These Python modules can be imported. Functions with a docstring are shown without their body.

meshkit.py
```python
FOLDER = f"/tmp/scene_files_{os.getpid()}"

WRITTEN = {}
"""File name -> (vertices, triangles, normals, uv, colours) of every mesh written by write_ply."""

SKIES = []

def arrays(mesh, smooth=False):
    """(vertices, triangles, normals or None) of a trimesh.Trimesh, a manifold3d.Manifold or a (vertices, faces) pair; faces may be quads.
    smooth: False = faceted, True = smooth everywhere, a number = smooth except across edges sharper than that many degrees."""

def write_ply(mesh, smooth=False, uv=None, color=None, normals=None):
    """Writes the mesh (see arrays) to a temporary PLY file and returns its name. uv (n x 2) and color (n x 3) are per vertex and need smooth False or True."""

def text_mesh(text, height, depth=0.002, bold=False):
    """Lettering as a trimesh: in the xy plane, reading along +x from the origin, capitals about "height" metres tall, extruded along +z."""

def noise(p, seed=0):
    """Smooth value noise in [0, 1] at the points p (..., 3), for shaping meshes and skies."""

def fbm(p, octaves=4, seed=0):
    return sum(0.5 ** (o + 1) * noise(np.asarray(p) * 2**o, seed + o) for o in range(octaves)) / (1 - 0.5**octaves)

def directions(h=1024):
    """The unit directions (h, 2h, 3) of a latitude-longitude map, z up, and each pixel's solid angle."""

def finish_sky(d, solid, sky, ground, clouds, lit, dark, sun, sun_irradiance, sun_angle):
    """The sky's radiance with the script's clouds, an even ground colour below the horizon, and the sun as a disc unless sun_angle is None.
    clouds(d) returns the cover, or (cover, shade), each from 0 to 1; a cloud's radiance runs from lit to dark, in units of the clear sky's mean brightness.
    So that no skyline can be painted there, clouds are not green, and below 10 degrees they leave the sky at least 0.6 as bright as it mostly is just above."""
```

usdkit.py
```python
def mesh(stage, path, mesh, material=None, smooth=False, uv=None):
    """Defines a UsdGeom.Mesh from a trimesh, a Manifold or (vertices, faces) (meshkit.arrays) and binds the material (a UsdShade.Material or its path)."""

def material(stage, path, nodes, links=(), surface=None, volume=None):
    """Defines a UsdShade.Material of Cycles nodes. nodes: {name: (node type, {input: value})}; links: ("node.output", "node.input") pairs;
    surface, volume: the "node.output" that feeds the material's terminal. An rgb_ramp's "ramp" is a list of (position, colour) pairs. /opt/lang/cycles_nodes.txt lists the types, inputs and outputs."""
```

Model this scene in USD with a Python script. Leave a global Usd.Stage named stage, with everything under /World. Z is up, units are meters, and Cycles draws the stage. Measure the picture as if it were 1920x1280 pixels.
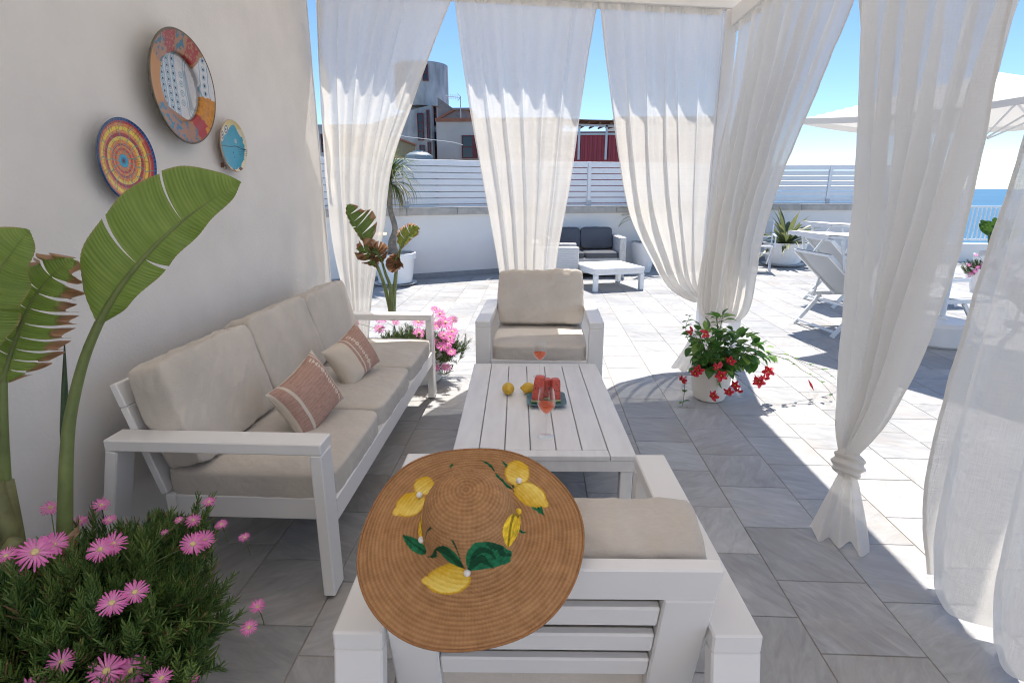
import math, random
import numpy as np
import trimesh
import usdkit, meshkit
from scipy.interpolate import PchipInterpolator
from pxr import Usd, UsdGeom, UsdLux, UsdShade, Sdf, Gf, Vt

# ------------------------------------------------------------------ camera, sky, sun
stage = Usd.Stage.CreateInMemory()
UsdGeom.SetStageUpAxis(stage, 'Z'); UsdGeom.SetStageMetersPerUnit(stage, 1.0)
UsdGeom.Xform.Define(stage, '/World')
EYE, PITCH, YAW, FPX = np.array([0, 0, 1.43]), math.atan(286 / 1040), math.radians(2.65), 1040.0
sp, cp, sy, cy = math.sin(PITCH), math.cos(PITCH), math.sin(YAW), math.cos(YAW)
right, fwd, up = np.array([cy, sy, 0]), np.array([-sy * cp, cy * cp, -sp]), np.array([-sy * sp, cy * sp, cp])
cam = UsdGeom.Camera.Define(stage, '/World/camera')
m = Gf.Matrix4d(*right, 0, *up, 0, *(-fwd), 0, *EYE, 1)
cam.AddTransformOp().Set(m)
cam.CreateHorizontalApertureAttr(36.0); cam.CreateVerticalApertureAttr(24.0)
cam.CreateFocalLengthAttr(36.0 * FPX / 1920)
cam.CreateClippingRangeAttr(Gf.Vec2f(0.05, 100000))
EXPOSURE = 1.27
cam.CreateExposureAttr(EXPOSURE)
SUN = np.array([0.10, 0.48, 1.0]); SUN /= np.linalg.norm(SUN)
SKY = 0.088
usdkit.material(stage, '/World/Looks/sky_look', {
    's': ('sky_texture', {'sky_type': 'single_scattering', 'sun_disc': False, 'sun_elevation': math.asin(SUN[2]),
                          'sun_rotation': math.atan2(SUN[0], SUN[1]), 'altitude': 10.0, 'air_density': 0.7, 'aerosol_density': 0.05, 'ozone_density': 4.0}),
    'h': ('hsv', {'saturation': 1.06}), 'b': ('background_shader', {'strength': SKY})}, [('s.color', 'h.color'), ('h.color', 'b.color')], surface='b.background')
dome = UsdLux.DomeLight.Define(stage, '/World/sky')
UsdShade.MaterialBindingAPI.Apply(dome.GetPrim()).Bind(UsdShade.Material.Get(stage, '/World/Looks/sky_look'))
sun = UsdLux.DistantLight.Define(stage, '/World/sun')
sun.CreateNormalizeAttr(True); sun.CreateIntensityAttr(0.84); sun.CreateAngleAttr(0.53); sun.CreateColorAttr(Gf.Vec3f(1.0, 0.95, 0.88))
zx = SUN; xx = np.cross([0, 1, 0], zx); xx /= np.linalg.norm(xx); yx = np.cross(zx, xx)
sun.AddTransformOp().Set(Gf.Matrix4d(*xx, 0, *yx, 0, *zx, 0, 0, 0, 0, 1))

# ------------------------------------------------------------------ helpers
rng = np.random.default_rng(7)
PI = math.pi

def at(px, py, Y):
    'the point of the place that stands Y metres into the terrace along this line of sight'
    u, v = (px - 960) / FPX, (py - 640) / FPX
    r = np.array([u * cy - (cp - v * sp) * sy, u * sy + (cp - v * sp) * cy, -(sp + v * cp)])
    return EYE + r * (Y / r[1])

used = {}
def fresh(parent, name):
    k = used.get((parent, name), 0); used[(parent, name)] = k + 1
    return f'{parent}/{name}' if k == 0 else f'{parent}/{name}_{k:03d}'

BASE = {}
def tag(prim, label=None, cat=None, group=None, kind=None):
    for k, v in (('label', label), ('category', cat), ('group', group), ('kind', kind)):
        if v: prim.SetCustomDataByKey(k, v)
    return prim

def thing(name, label, cat, loc=(0, 0, 0), rz=0, group=None, kind=None):
    p = fresh('/World', name)
    x = UsdGeom.Xform.Define(stage, p)
    x.AddTranslateOp().Set(Gf.Vec3d(*map(float, loc)))
    if rz: x.AddRotateZOp().Set(float(rz))
    BASE[p] = (np.array(loc, float), math.radians(rz))
    tag(x.GetPrim(), label, cat, group, kind)
    return p

def col_primvar(mesh, col):
    UsdGeom.PrimvarsAPI(mesh).CreatePrimvar('paint', Sdf.ValueTypeNames.Color3fArray, 'vertex').Set(Vt.Vec3fArray.FromNumpy(np.asarray(col, np.float32)))

def obj(name, mesh, mat, parent='/World', smooth=False, col=None, world=False, label=None, cat=None, group=None, kind=None):
    v, f = (np.asarray(mesh.vertices), np.asarray(mesh.faces)) if hasattr(mesh, 'vertices') else meshkit.arrays(mesh)[:2]
    if world and parent != '/World':
        root = '/'.join(parent.split('/')[:3])
        b, a = BASE[root]
        v = v - b
        if a:
            c, s = math.cos(-a), math.sin(-a)
            v = v @ np.array([[c, -s, 0], [s, c, 0], [0, 0, 1]]).T
    p = fresh(parent, name)
    mm = usdkit.mesh(stage, p, (v, f), mat, smooth=(bool(smooth) if col is not None else smooth))
    if col is not None: col_primvar(mm, col)
    tag(mm.GetPrim(), label, cat, group, kind)
    return p

def cat_(ms):
    ms = [m if hasattr(m, 'vertices') else trimesh.Trimesh(*meshkit.arrays(m)[:2], process=False) for m in ms]
    return trimesh.util.concatenate(ms)

def box(x0, x1, y0, y1, z0, z1, ch=0.0):
    'a box, its edges chamfered by ch'
    if ch <= 0:
        b = trimesh.creation.box([x1 - x0, y1 - y0, z1 - z0]); b.apply_translation([(x0 + x1) / 2, (y0 + y1) / 2, (z0 + z1) / 2]); return b
    h = np.array([x1 - x0, y1 - y0, z1 - z0]) / 2
    ch = min(ch, h.min() * 0.9)
    pts = []
    for s in np.ndindex(2, 2, 2):
        s = np.array(s) * 2 - 1
        for k in range(3):
            q = s * (h - ch); q = q.astype(float); q[k] = s[k] * h[k]; pts.append(q)
    b = trimesh.convex.convex_hull(np.array(pts)); b.apply_translation([(x0 + x1) / 2, (y0 + y1) / 2, (z0 + z1) / 2])
    return b

def beam(p, q, w, t, up=(0, 0, 1), ch=0.003):
    'a bar of width w and thickness t from p to q'
    p, q = np.array(p, float), np.array(q, float)
    d = q - p; L = np.linalg.norm(d); d /= L
    a = np.cross(up, d); n = np.linalg.norm(a)
    a = np.cross([1, 0, 0], d) if n < 1e-6 else a
    a /= np.linalg.norm(a); b = np.cross(d, a)
    bx = box(-w / 2, w / 2, -t / 2, t / 2, 0, L, ch)
    T = np.eye(4); T[:3, 0], T[:3, 1], T[:3, 2], T[:3, 3] = a, b, d, p
    bx.apply_transform(T); return bx

def tube(pts, r, sides=8, closed=True):
    pts = np.asarray(pts, float); n = len(pts); r = np.broadcast_to(r, (n,))
    t = np.gradient(pts, axis=0); t /= np.linalg.norm(t, axis=1, keepdims=True) + 1e-12
    ref = np.array([0, 0, 1.0]) if abs(t[:, 2]).mean() < 0.8 else np.array([1.0, 0, 0])
    a = np.cross(t, ref); a /= np.linalg.norm(a, axis=1, keepdims=True) + 1e-12
    b = np.cross(t, a); ang = np.arange(sides) * 2 * PI / sides
    v = pts[:, None] + r[:, None, None] * (np.cos(ang)[None, :, None] * a[:, None] + np.sin(ang)[None, :, None] * b[:, None])
    v = v.reshape(-1, 3)
    i, j = np.meshgrid(np.arange(n - 1), np.arange(sides), indexing='ij')
    q = np.stack([i * sides + j, i * sides + (j + 1) % sides, (i + 1) * sides + (j + 1) % sides, (i + 1) * sides + j], -1).reshape(-1, 4)
    f = np.vstack([q[:, [0, 2, 1]], q[:, [0, 3, 2]]])
    if closed:
        v = np.vstack([v, pts[0], pts[-1]]); c0, c1 = len(v) - 2, len(v) - 1; j = np.arange(sides)
        f = np.vstack([f, np.stack([np.full(sides, c0), j, (j + 1) % sides], 1), np.stack([np.full(sides, c1), (n - 1) * sides + (j + 1) % sides, (n - 1) * sides + j], 1)])
    return trimesh.Trimesh(v, f, process=False)

def lathe(prof, n=48, cx=0, cy_=0):
    m = trimesh.creation.revolve(np.asarray(prof, float), sections=n)
    if m.volume < 0: m.invert()
    m.apply_translation([cx, cy_, 0]); return m

def grid_faces(nu, nv, wrap=False):
    i, j = np.meshgrid(np.arange(nv - 1), np.arange(nu if wrap else nu - 1), indexing='ij')
    k = (j + 1) % nu
    q = np.stack([i * nu + j, i * nu + k, (i + 1) * nu + k, (i + 1) * nu + j], -1).reshape(-1, 4)
    return np.vstack([q[:, [0, 1, 2]], q[:, [0, 2, 3]]])

def grid_mesh(P, wrap=False):
    nv, nu = P.shape[:2]
    return trimesh.Trimesh(P.reshape(-1, 3), grid_faces(nu, nv, wrap), process=False)

def spline(pts, n):
    pts = np.asarray(pts, float)
    s = np.concatenate([[0], np.cumsum(np.linalg.norm(np.diff(pts, axis=0), axis=1))]); s /= s[-1]
    return PchipInterpolator(s, pts, axis=0)(np.linspace(0, 1, n))

def sphere(c, r, sub=2, scale=(1, 1, 1)):
    s = trimesh.creation.icosphere(sub, r); s.apply_scale(scale); s.apply_translation(c); return s

# ------------------------------------------------------------------ materials
LK = '/World/Looks/'
def mat(name, base, rough=0.5, var=0.0, vscale=6.0, bump=0.0, bscale=60.0, bdist=0.002, metal=0.0, spec=0.5, dark=None, stretch=(1, 1, 1), detail=4, sheen=0.0, rnd=0.0):
    base = np.array(base, float); dark = base * (1 - var) if dark is None else np.array(dark, float)
    N = {'g': ('geometry', {}), 'mp': ('mapping', {'scale': stretch}),
         'n': ('noise_texture', {'scale': vscale, 'detail': detail, 'roughness': 0.6}),
         'r': ('rgb_ramp', {'ramp': [(0.3, tuple(dark)), (0.68, tuple(base))]}),
         'p': ('principled_bsdf', {'roughness': rough, 'metallic': metal, 'specular_ior_level': spec, 'sheen_weight': sheen, 'base_color': tuple(base)})}
    L = [('g.position', 'mp.vector'), ('mp.vector', 'n.vector'), ('n.fac', 'r.fac')]
    c = 'r.color'
    if rnd:
        N['o'] = ('object_info', {}); N['mr'] = ('map_range', {'to_min': 1 - rnd, 'to_max': 1 + rnd}); N['h'] = ('hsv', {})
        L += [('o.random', 'mr.value'), ('mr.result', 'h.value'), (c, 'h.color')]; c = 'h.color'
    L.append((c, 'p.base_color'))
    if bump:
        N['n2'] = ('noise_texture', {'scale': bscale, 'detail': 5.0, 'roughness': 0.6}); N['b'] = ('bump', {'strength': bump, 'distance': bdist})
        L += [('mp.vector', 'n2.vector'), ('n2.fac', 'b.height'), ('b.normal', 'p.normal')]
    usdkit.material(stage, LK + name, N, L, surface='p.BSDF')
    return LK + name

def paint_mat(name, rough=0.4, translucent=0.0, bump=0.0, bscale=400.0, spec=0.5, coat=0.0):
    N = {'a': ('attribute', {'attribute': 'paint'}), 'p': ('principled_bsdf', {'roughness': rough, 'specular_ior_level': spec, 'coat_weight': coat})}
    L = [('a.color', 'p.base_color')]; s = 'p.BSDF'
    if bump:
        N['g'] = ('geometry', {}); N['n2'] = ('noise_texture', {'scale': bscale, 'detail': 3.0}); N['b'] = ('bump', {'strength': bump, 'distance': 0.001})
        L += [('g.position', 'n2.vector'), ('n2.fac', 'b.height'), ('b.normal', 'p.normal')]
    if translucent:
        N['hv'] = ('hsv', {'saturation': 1.06, 'value': 1.3}); N['t'] = ('translucent_bsdf', {}); N['m'] = ('mix_closure', {'fac': translucent})
        L += [('a.color', 'hv.color'), ('hv.color', 't.color'), ('p.BSDF', 'm.closure1'), ('t.BSDF', 'm.closure2')]; s = 'm.closure'
    usdkit.material(stage, LK + name, N, L, surface=s)
    return LK + name

ALU = mat('white_aluminium', (0.80, 0.78, 0.755), 0.42, var=0.05, vscale=3, bump=0.05, bscale=300, bdist=0.001)
TABLE = mat('white_table_paint', (0.80, 0.785, 0.765), 0.45, var=0.13, vscale=5, stretch=(3, 0.6, 1), bump=0.06, bscale=120, bdist=0.001, detail=6)
PLASTIC = mat('white_plastic', (0.80, 0.79, 0.77), 0.4, var=0.04)
PLASTER = mat('white_plaster', (0.74, 0.715, 0.69), 0.85, var=0.11, vscale=2.2, bump=0.5, bscale=70, bdist=0.004, detail=7)
WHITEWALL = mat('white_render', (0.86, 0.80, 0.73), 0.85, var=0.08, vscale=1.2, bump=0.2, bscale=60, bdist=0.003)
STONE = mat('coping_stone', (0.55, 0.49, 0.42), 0.8, var=0.3, vscale=7, bump=0.3, bscale=50)
SKIRT = mat('grey_skirting', (0.34, 0.335, 0.33), 0.7, var=0.2, vscale=9)
GROUT = mat('grout', (0.40, 0.345, 0.285), 0.9, var=0.25)
DARK = mat('dark_rubber', (0.05, 0.05, 0.05), 0.6)
STEEL = mat('grey_steel', (0.45, 0.46, 0.47), 0.45, metal=0.4)
def slate(name, rot, c1, c2, brown, seed):
    N = {'g': ('geometry', {}), 'm1': ('mapping', {'mapping_type': 'texture', 'rotation': (0, 0, rot), 'scale': (0.16, 0.045, 1), 'location': (seed * 3.7, seed * 1.9, 0)}), 'm2': ('mapping', {'location': (seed * 5.1, seed * 2.3, 0)}),
         'n1': ('noise_texture', {'scale': 1.0, 'detail': 8.0, 'roughness': 0.68, 'distortion': 0.7}), 'n2': ('noise_texture', {'scale': 2.6, 'detail': 5.0, 'roughness': 0.62}), 'n3': ('noise_texture', {'scale': 1.1, 'detail': 3.0}),
         'r1': ('rgb_ramp', {'ramp': [(0.30, c2), (0.52, tuple((np.array(c1) + np.array(c2)) / 2)), (0.72, c1)]}), 'r2': ('map_range', {'from_min': 0.50, 'from_max': 0.72, 'to_min': 0.0, 'to_max': 0.6, 'clamp': True}),
         'mx': ('mix', {'mix_type': 'mix', 'color2': brown}), 'r3': ('map_range', {'from_min': 0.3, 'from_max': 0.7, 'to_min': 0.82, 'to_max': 1.12}), 'h': ('hsv', {}), 'o': ('object_info', {}), 'mo': ('map_range', {'to_min': 0.92, 'to_max': 1.08}), 'mu': ('math', {'math_type': 'multiply'}),
         'b': ('bump', {'strength': 0.45, 'distance': 0.003}), 'rr': ('map_range', {'from_min': 0.3, 'from_max': 0.7, 'to_min': 0.38, 'to_max': 0.62}), 'p': ('principled_bsdf', {'specular_ior_level': 0.4})}
    L = [('g.position', 'm1.vector'), ('g.position', 'm2.vector'), ('m1.vector', 'n1.vector'), ('m2.vector', 'n2.vector'), ('m2.vector', 'n3.vector'), ('n1.fac', 'r1.fac'), ('n2.fac', 'r2.value'), ('r2.result', 'mx.fac'), ('r1.color', 'mx.color1'),
         ('n3.fac', 'r3.value'), ('o.random', 'mo.value'), ('r3.result', 'mu.value1'), ('mo.result', 'mu.value2'), ('mu.value', 'h.value'), ('mx.color', 'h.color'), ('h.color', 'p.base_color'), ('n1.fac', 'b.height'), ('b.normal', 'p.normal'), ('n1.fac', 'rr.value'), ('rr.result', 'p.roughness')]
    usdkit.material(stage, LK + name, N, L, surface='p.BSDF'); return LK + name
TILES = [slate('slate_tile_one', 0.5, (0.50, 0.495, 0.485), (0.31, 0.305, 0.30), (0.37, 0.32, 0.27), 1), slate('slate_tile_two', 2.2, (0.485, 0.48, 0.475), (0.29, 0.285, 0.28), (0.35, 0.31, 0.265), 2),
         slate('slate_tile_three', 1.1, (0.51, 0.505, 0.49), (0.33, 0.32, 0.31), (0.38, 0.335, 0.285), 3), slate('slate_tile_four', 2.8, (0.47, 0.47, 0.465), (0.30, 0.30, 0.30), (0.36, 0.32, 0.28), 4)]

def fabric(name, base, scale=900.0, rough=0.9, wr=0.0):
    'woven cloth: crossed threads and a slubby tone'
    b = np.array(base)
    N = {'g': ('geometry', {}), 'm1': ('mapping', {'scale': (1, 1, 0.06)}), 'm2': ('mapping', {'scale': (0.06, 0.06, 1)}),
         'a': ('noise_texture', {'scale': scale, 'detail': 1.0}), 'c': ('noise_texture', {'scale': scale, 'detail': 1.0}),
         's': ('math', {'math_type': 'add'}), 'w': ('noise_texture', {'scale': 5.0, 'detail': 5.0}), 'w2': ('noise_texture', {'scale': 16.0, 'detail': 3.0, 'distortion': 1.2}),
         'mx': ('mix', {'mix_type': 'mix', 'fac': 0.35, 'color1': tuple(b * 1.04), 'color2': tuple(b * 0.9)}),
         'r': ('rgb_ramp', {'ramp': [(0.3, tuple(b * 0.9)), (0.7, tuple(np.minimum(b * 1.05, 0.85)))]}),
         'r2': ('map_range', {'from_min': 0.7, 'from_max': 1.3, 'to_min': 0.0, 'to_max': 1.0}),
         'b': ('bump', {'strength': 0.35, 'distance': 0.0006}), 'b2': ('bump', {'strength': wr, 'distance': 0.012}),
         'mm': ('mix', {'mix_type': 'multiply', 'fac': 0.25}), 'gr': ('rgb_ramp', {'ramp': [(0, (0.75, 0.75, 0.75)), (1, (1.1, 1.1, 1.1))]}),
         'p': ('principled_bsdf', {'roughness': rough, 'specular_ior_level': 0.15, 'sheen_weight': 0.12})}
    L = [('g.position', 'm1.vector'), ('g.position', 'm2.vector'), ('m1.vector', 'a.vector'), ('m2.vector', 'c.vector'), ('a.fac', 's.value1'), ('c.fac', 's.value2'),
         ('s.value', 'r2.value'), ('r2.result', 'gr.fac'), ('g.position', 'w.vector'), ('w.fac', 'r.fac'), ('r.color', 'mm.color1'), ('gr.color', 'mm.color2'), ('mm.color', 'p.base_color'),
         ('g.position', 'w2.vector'), ('w2.fac', 'b2.height'), ('b2.normal', 'b.normal'), ('s.value', 'b.height'), ('b.normal', 'p.normal')]
    N.pop('mx')
    usdkit.material(stage, LK + name, N, L, surface='p.BSDF')
    return LK + name
CUSHION = fabric('beige_cushion_cloth', (0.585, 0.53, 0.465), wr=0.32)
PIPE = fabric('cushion_piping', (0.47, 0.42, 0.365))
CUSHION_G = fabric('grey_cushion_cloth', (0.115, 0.12, 0.13), wr=0.25)

def linen(name, sheer=0.145, tone=(0.85, 0.825, 0.785), scale=1.0):
    'sheer linen: threads that scatter and pass light, tiny gaps between them'
    N = {'g': ('geometry', {}), 'm1': ('mapping', {'scale': (25, 25, 480)}), 'm2': ('mapping', {'scale': (480, 480, 12)}),
         'a': ('noise_texture', {'scale': 1.0 * scale, 'detail': 2.0}), 'c': ('noise_texture', {'scale': 1.0 * scale, 'detail': 2.0}), 's': ('math', {'math_type': 'add'}),
         'mr': ('map_range', {'from_min': 0.7, 'from_max': 1.3, 'to_min': sheer - 0.08, 'to_max': sheer + 0.08, 'clamp': True}),
         'w2': ('noise_texture', {'scale': 9.0, 'detail': 4.0, 'distortion': 0.8}), 'b2': ('bump', {'strength': 0.25, 'distance': 0.012}), 'b': ('bump', {'strength': 0.3, 'distance': 0.0008}),
         'd': ('diffuse_bsdf', {'color': tone}), 't': ('translucent_bsdf', {'color': tuple(np.array(tone) * np.array([1.0, 0.985, 0.955]))}),
         'x': ('mix_closure', {'fac': 0.47}), 'tr': ('transparent_bsdf', {'color': (1, 1, 1)}), 'm': ('mix_closure', {})}
    L = [('g.position', 'm1.vector'), ('g.position', 'm2.vector'), ('m1.vector', 'a.vector'), ('m2.vector', 'c.vector'), ('a.fac', 's.value1'), ('c.fac', 's.value2'), ('s.value', 'mr.value'),
         ('g.position', 'w2.vector'), ('w2.fac', 'b2.height'), ('b2.normal', 'b.normal'), ('s.value', 'b.height'), ('b.normal', 'd.normal'), ('b.normal', 't.normal'),
         ('d.BSDF', 'x.closure1'), ('t.BSDF', 'x.closure2'), ('mr.result', 'm.fac'), ('x.closure', 'm.closure1'), ('tr.BSDF', 'm.closure2')]
    usdkit.material(stage, LK + name, N, L, surface='m.closure')
    return LK + name
LINEN = linen('white_linen')
LINEN_S = linen('white_linen_dense', 0.115)
LINEN_D = linen('white_linen_doubled', 0.06)

def glass_pane(name, tint=(1, 1, 1), ior=1.5):
    usdkit.material(stage, LK + name, {'t': ('transparent_bsdf', {'color': tint}), 'g': ('glossy_bsdf', {'roughness': 0.02, 'color': (1, 1, 1)}), 'f': ('layer_weight', {'blend': 0.5}), 'pw': ('math', {'math_type': 'power', 'value2': 3.2}), 'ad': ('math', {'math_type': 'multiply_add', 'value2': 0.75, 'value3': 0.045}), 'm': ('mix_closure', {})},
                    [('f.facing', 'pw.value1'), ('pw.value', 'ad.value1'), ('ad.value', 'm.fac'), ('t.BSDF', 'm.closure1'), ('g.BSDF', 'm.closure2')], surface='m.closure'); return LK + name
GLASS = glass_pane('clear_glass', (0.97, 0.98, 0.98), 1.55)
usdkit.material(stage, LK + 'rose_wine', {'t': ('transparent_bsdf', {'color': (1.0, 0.44, 0.10)}), 'd': ('translucent_bsdf', {'color': (1.0, 0.32, 0.03)}), 'm': ('mix_closure', {'fac': 0.55}),
                'g': ('glossy_bsdf', {'roughness': 0.03}), 'm2': ('mix_closure', {'fac': 0.05})},
                [('t.BSDF', 'm.closure1'), ('d.BSDF', 'm.closure2'), ('m.closure', 'm2.closure1'), ('g.BSDF', 'm2.closure2')], surface='m2.closure')
WINE = LK + 'rose_wine'
def emit(name, c, s):
    usdkit.material(stage, LK + name, {'e': ('emission', {'color': c, 'strength': s})}, [], surface='e.emission'); return LK + name
LAMP = emit('lamp_glow', (1.0, 0.72, 0.42), 1.1)
PAINT_GLAZE = paint_mat('painted_glaze', 0.3, coat=0.08)
PAINT_CLOTH = paint_mat('woven_print', 0.9, bump=0.5, bscale=900, spec=0.1)
PAINT_STRAW = paint_mat('straw', 0.75, bump=0.6, bscale=700, spec=0.2)
PAINT_LEAF = paint_mat('leaf', 0.45, translucent=0.3, bump=0.25, bscale=120)
PAINT_SUCC = paint_mat('succulent_leaf', 0.45, translucent=0.12)
PAINT_PETAL = paint_mat('petal', 0.6, translucent=0.3, spec=0.2)
BARK = mat('bark', (0.30, 0.24, 0.18), 0.9, var=0.5, vscale=20, bump=0.6, bscale=60, bdist=0.01)
SOIL = mat('soil', (0.10, 0.075, 0.05), 0.95, var=0.5, vscale=40, bump=0.8, bscale=80, bdist=0.01)

# ------------------------------------------------------------------ the setting: ground, sea, floor
gm = trimesh.Trimesh([[-400, -60, -7], [16, -60, -7], [16, 60, -7], [-6, 90, -7], [-60, 400, -7], [-400, 400, -7]], [[0, 1, 2], [0, 2, 3], [0, 3, 4], [0, 4, 5]], process=False)
obj('ground', gm, mat('town_ground', (0.33, 0.29, 0.23), 0.95, var=0.3, vscale=0.2), kind='structure')
usdkit.material(stage, LK + 'sea_water', {
    'g': ('geometry', {}), 'mp': ('mapping', {'scale': (0.25, 0.06, 1)}), 'n': ('noise_texture', {'scale': 1.0, 'detail': 6.0}), 'b': ('bump', {'strength': 0.5, 'distance': 0.6}),
    'mp2': ('mapping', {'scale': (0.004, 0.0015, 1)}), 'n2': ('noise_texture', {'scale': 1.0, 'detail': 4.0}), 'r': ('rgb_ramp', {'ramp': [(0.3, (0.008, 0.075, 0.15)), (0.7, (0.015, 0.12, 0.21))]}),
    'p': ('principled_bsdf', {'roughness': 0.3, 'ior': 1.33, 'specular_ior_level': 0.35})},
    [('g.position', 'mp.vector'), ('mp.vector', 'n.vector'), ('n.fac', 'b.height'), ('b.normal', 'p.normal'), ('g.position', 'mp2.vector'), ('mp2.vector', 'n2.vector'), ('n2.fac', 'r.fac'), ('r.color', 'p.base_color')], surface='p.BSDF')
S = 40000.0
obj('sea', trimesh.Trimesh([[-S, -S, -14], [S, -S, -14], [S, S, -14], [-S, S, -14]], [[0, 1, 2], [0, 2, 3]], process=False), LK + 'sea_water', kind='structure')

PAR = [(-3.6, 8.15), (-0.6, 9.76), (2.35, 10.42), (4.25, 11.72), (7.3, 11.72)]      # foot of the terrace wall
floor = thing('terrace_floor', None, None, kind='structure')
fpts = np.array([(-7, -9), (14, -9), (14, 11.9), (7.3, 11.9), (4.2, 11.9), (2.3, 10.6), (-0.65, 9.93), (-3.7, 8.3), (-7, 8.3)])
top = [(x, y, -0.004) for x, y in fpts]; bot = [(x, y, -0.5) for x, y in fpts]; n = len(fpts)
from shapely.geometry import Polygon, Point
slab = trimesh.creation.extrude_polygon(Polygon(fpts), 0.496, engine='earcut'); slab.apply_translation([0, 0, -0.5])
obj('grout_bed', slab, GROUT, floor)
def tile(x, y, w, h):
    g, c = 0.0018, 0.0012
    x0, x1, y0, y1 = x + g, x + w - g, y + g, y + h - g
    dz = rng.normal(0, 0.0004)
    v = [(x0, y0, -.004), (x1, y0, -.004), (x1, y1, -.004), (x0, y1, -.004), (x0 + c, y0 + c, dz), (x1 - c, y0 + c, dz), (x1 - c, y1 - c, dz), (x0 + c, y1 - c, dz)]
    q = [(4, 5, 6, 7), (0, 1, 5, 4), (1, 2, 6, 5), (2, 3, 7, 6), (3, 0, 4, 7)]
    return trimesh.Trimesh(v, [(a, b, c_) for a, b, c_, d in q] + [(a, c_, d) for a, b, c_, d in q], process=False)
inside = Polygon(PAR + [(13.4, 11.72), (13.4, -8.8), (-1.6, -8.8), (-1.6, -2), (-1.6, 4.2), (-3.6, 4.2)]).buffer(0.3)
tiles, TW, TH = [], 0.333, 0.345
for i in range(-16, 38):
    x = 0.918 + i * TW
    off = (1.515 if i % 3 == 0 else 1.398 if i % 3 == 1 else 1.63) + rng.normal(0, 0.02)
    for j in range(-30, 31):
        y = off + j * TH
        c = (x + TW / 2, y + TH / 2)
        if c[1] < -8.5 or not inside.contains(Point(*c)): continue
        vis = c[1] > 0.55 and -0.95 * c[1] - 0.25 < c[0] < 0.95 * c[1] + 0.2
        tiles.append((math.hypot(*c) + (0 if vis else 100), x, y))
tiles.sort()
for k, (d, x, y) in enumerate(tiles[:300]):
    obj('tile', tile(x, y, TW, TH), TILES[int(rng.integers(4))], floor)
for q in range(4):
    obj('far_tiles', cat_([tile(x, y, TW, TH) for d, x, y in tiles[300 + q::4]]), TILES[q], floor, kind='stuff')

# ------------------------------------------------------------------ house wall
WX, WEND = -1.6, 4.2
hw = thing('house_wall', 'tall white plastered house wall behind the long sofa', 'wall', (WX, 1, 0))
def rough_sheet(x, y0, y1, z0, z1, ny, nz, amp):
    Y, Zz = np.meshgrid(np.linspace(y0, y1, ny), np.linspace(z0, z1, nz))
    P = np.stack([np.full_like(Y, x), Y, Zz], -1)
    P[..., 0] += amp * (meshkit.fbm(P * 2.2, 3, 5) - 0.5)
    return grid_mesh(P)
obj('plaster_face', rough_sheet(WX, -5.0, WEND, 0, 3.3, 130, 60, 0.012), PLASTER, hw, smooth=True, world=True)
obj('wall_core', box(WX - 0.35, WX - 0.012, -5.0, WEND - 0.004, 0, 3.3), PLASTER, hw, world=True)
obj('return_wall', box(WX + 0.001, 6.5, -3.6, -3.25, 0, 3.3), PLASTER, hw, world=True)
obj('wall_end', box(WX - 0.012, WX + 0.004, WEND - 0.01, WEND + 0.004, 0.0, 3.3, 0.003), PLASTER, hw, world=True)
obj('skirting', box(WX + 0.001, WX + 0.016, -5.0, WEND, 0.001, 0.08, 0.002), SKIRT, hw, world=True)
hk = at(388, 316, 2.9)
hook = thing('wall_hook', 'tiny rusty hook in the plaster between the two right hand plates', 'hook', (WX + 0.01, 2.86, 1.545))
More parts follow.
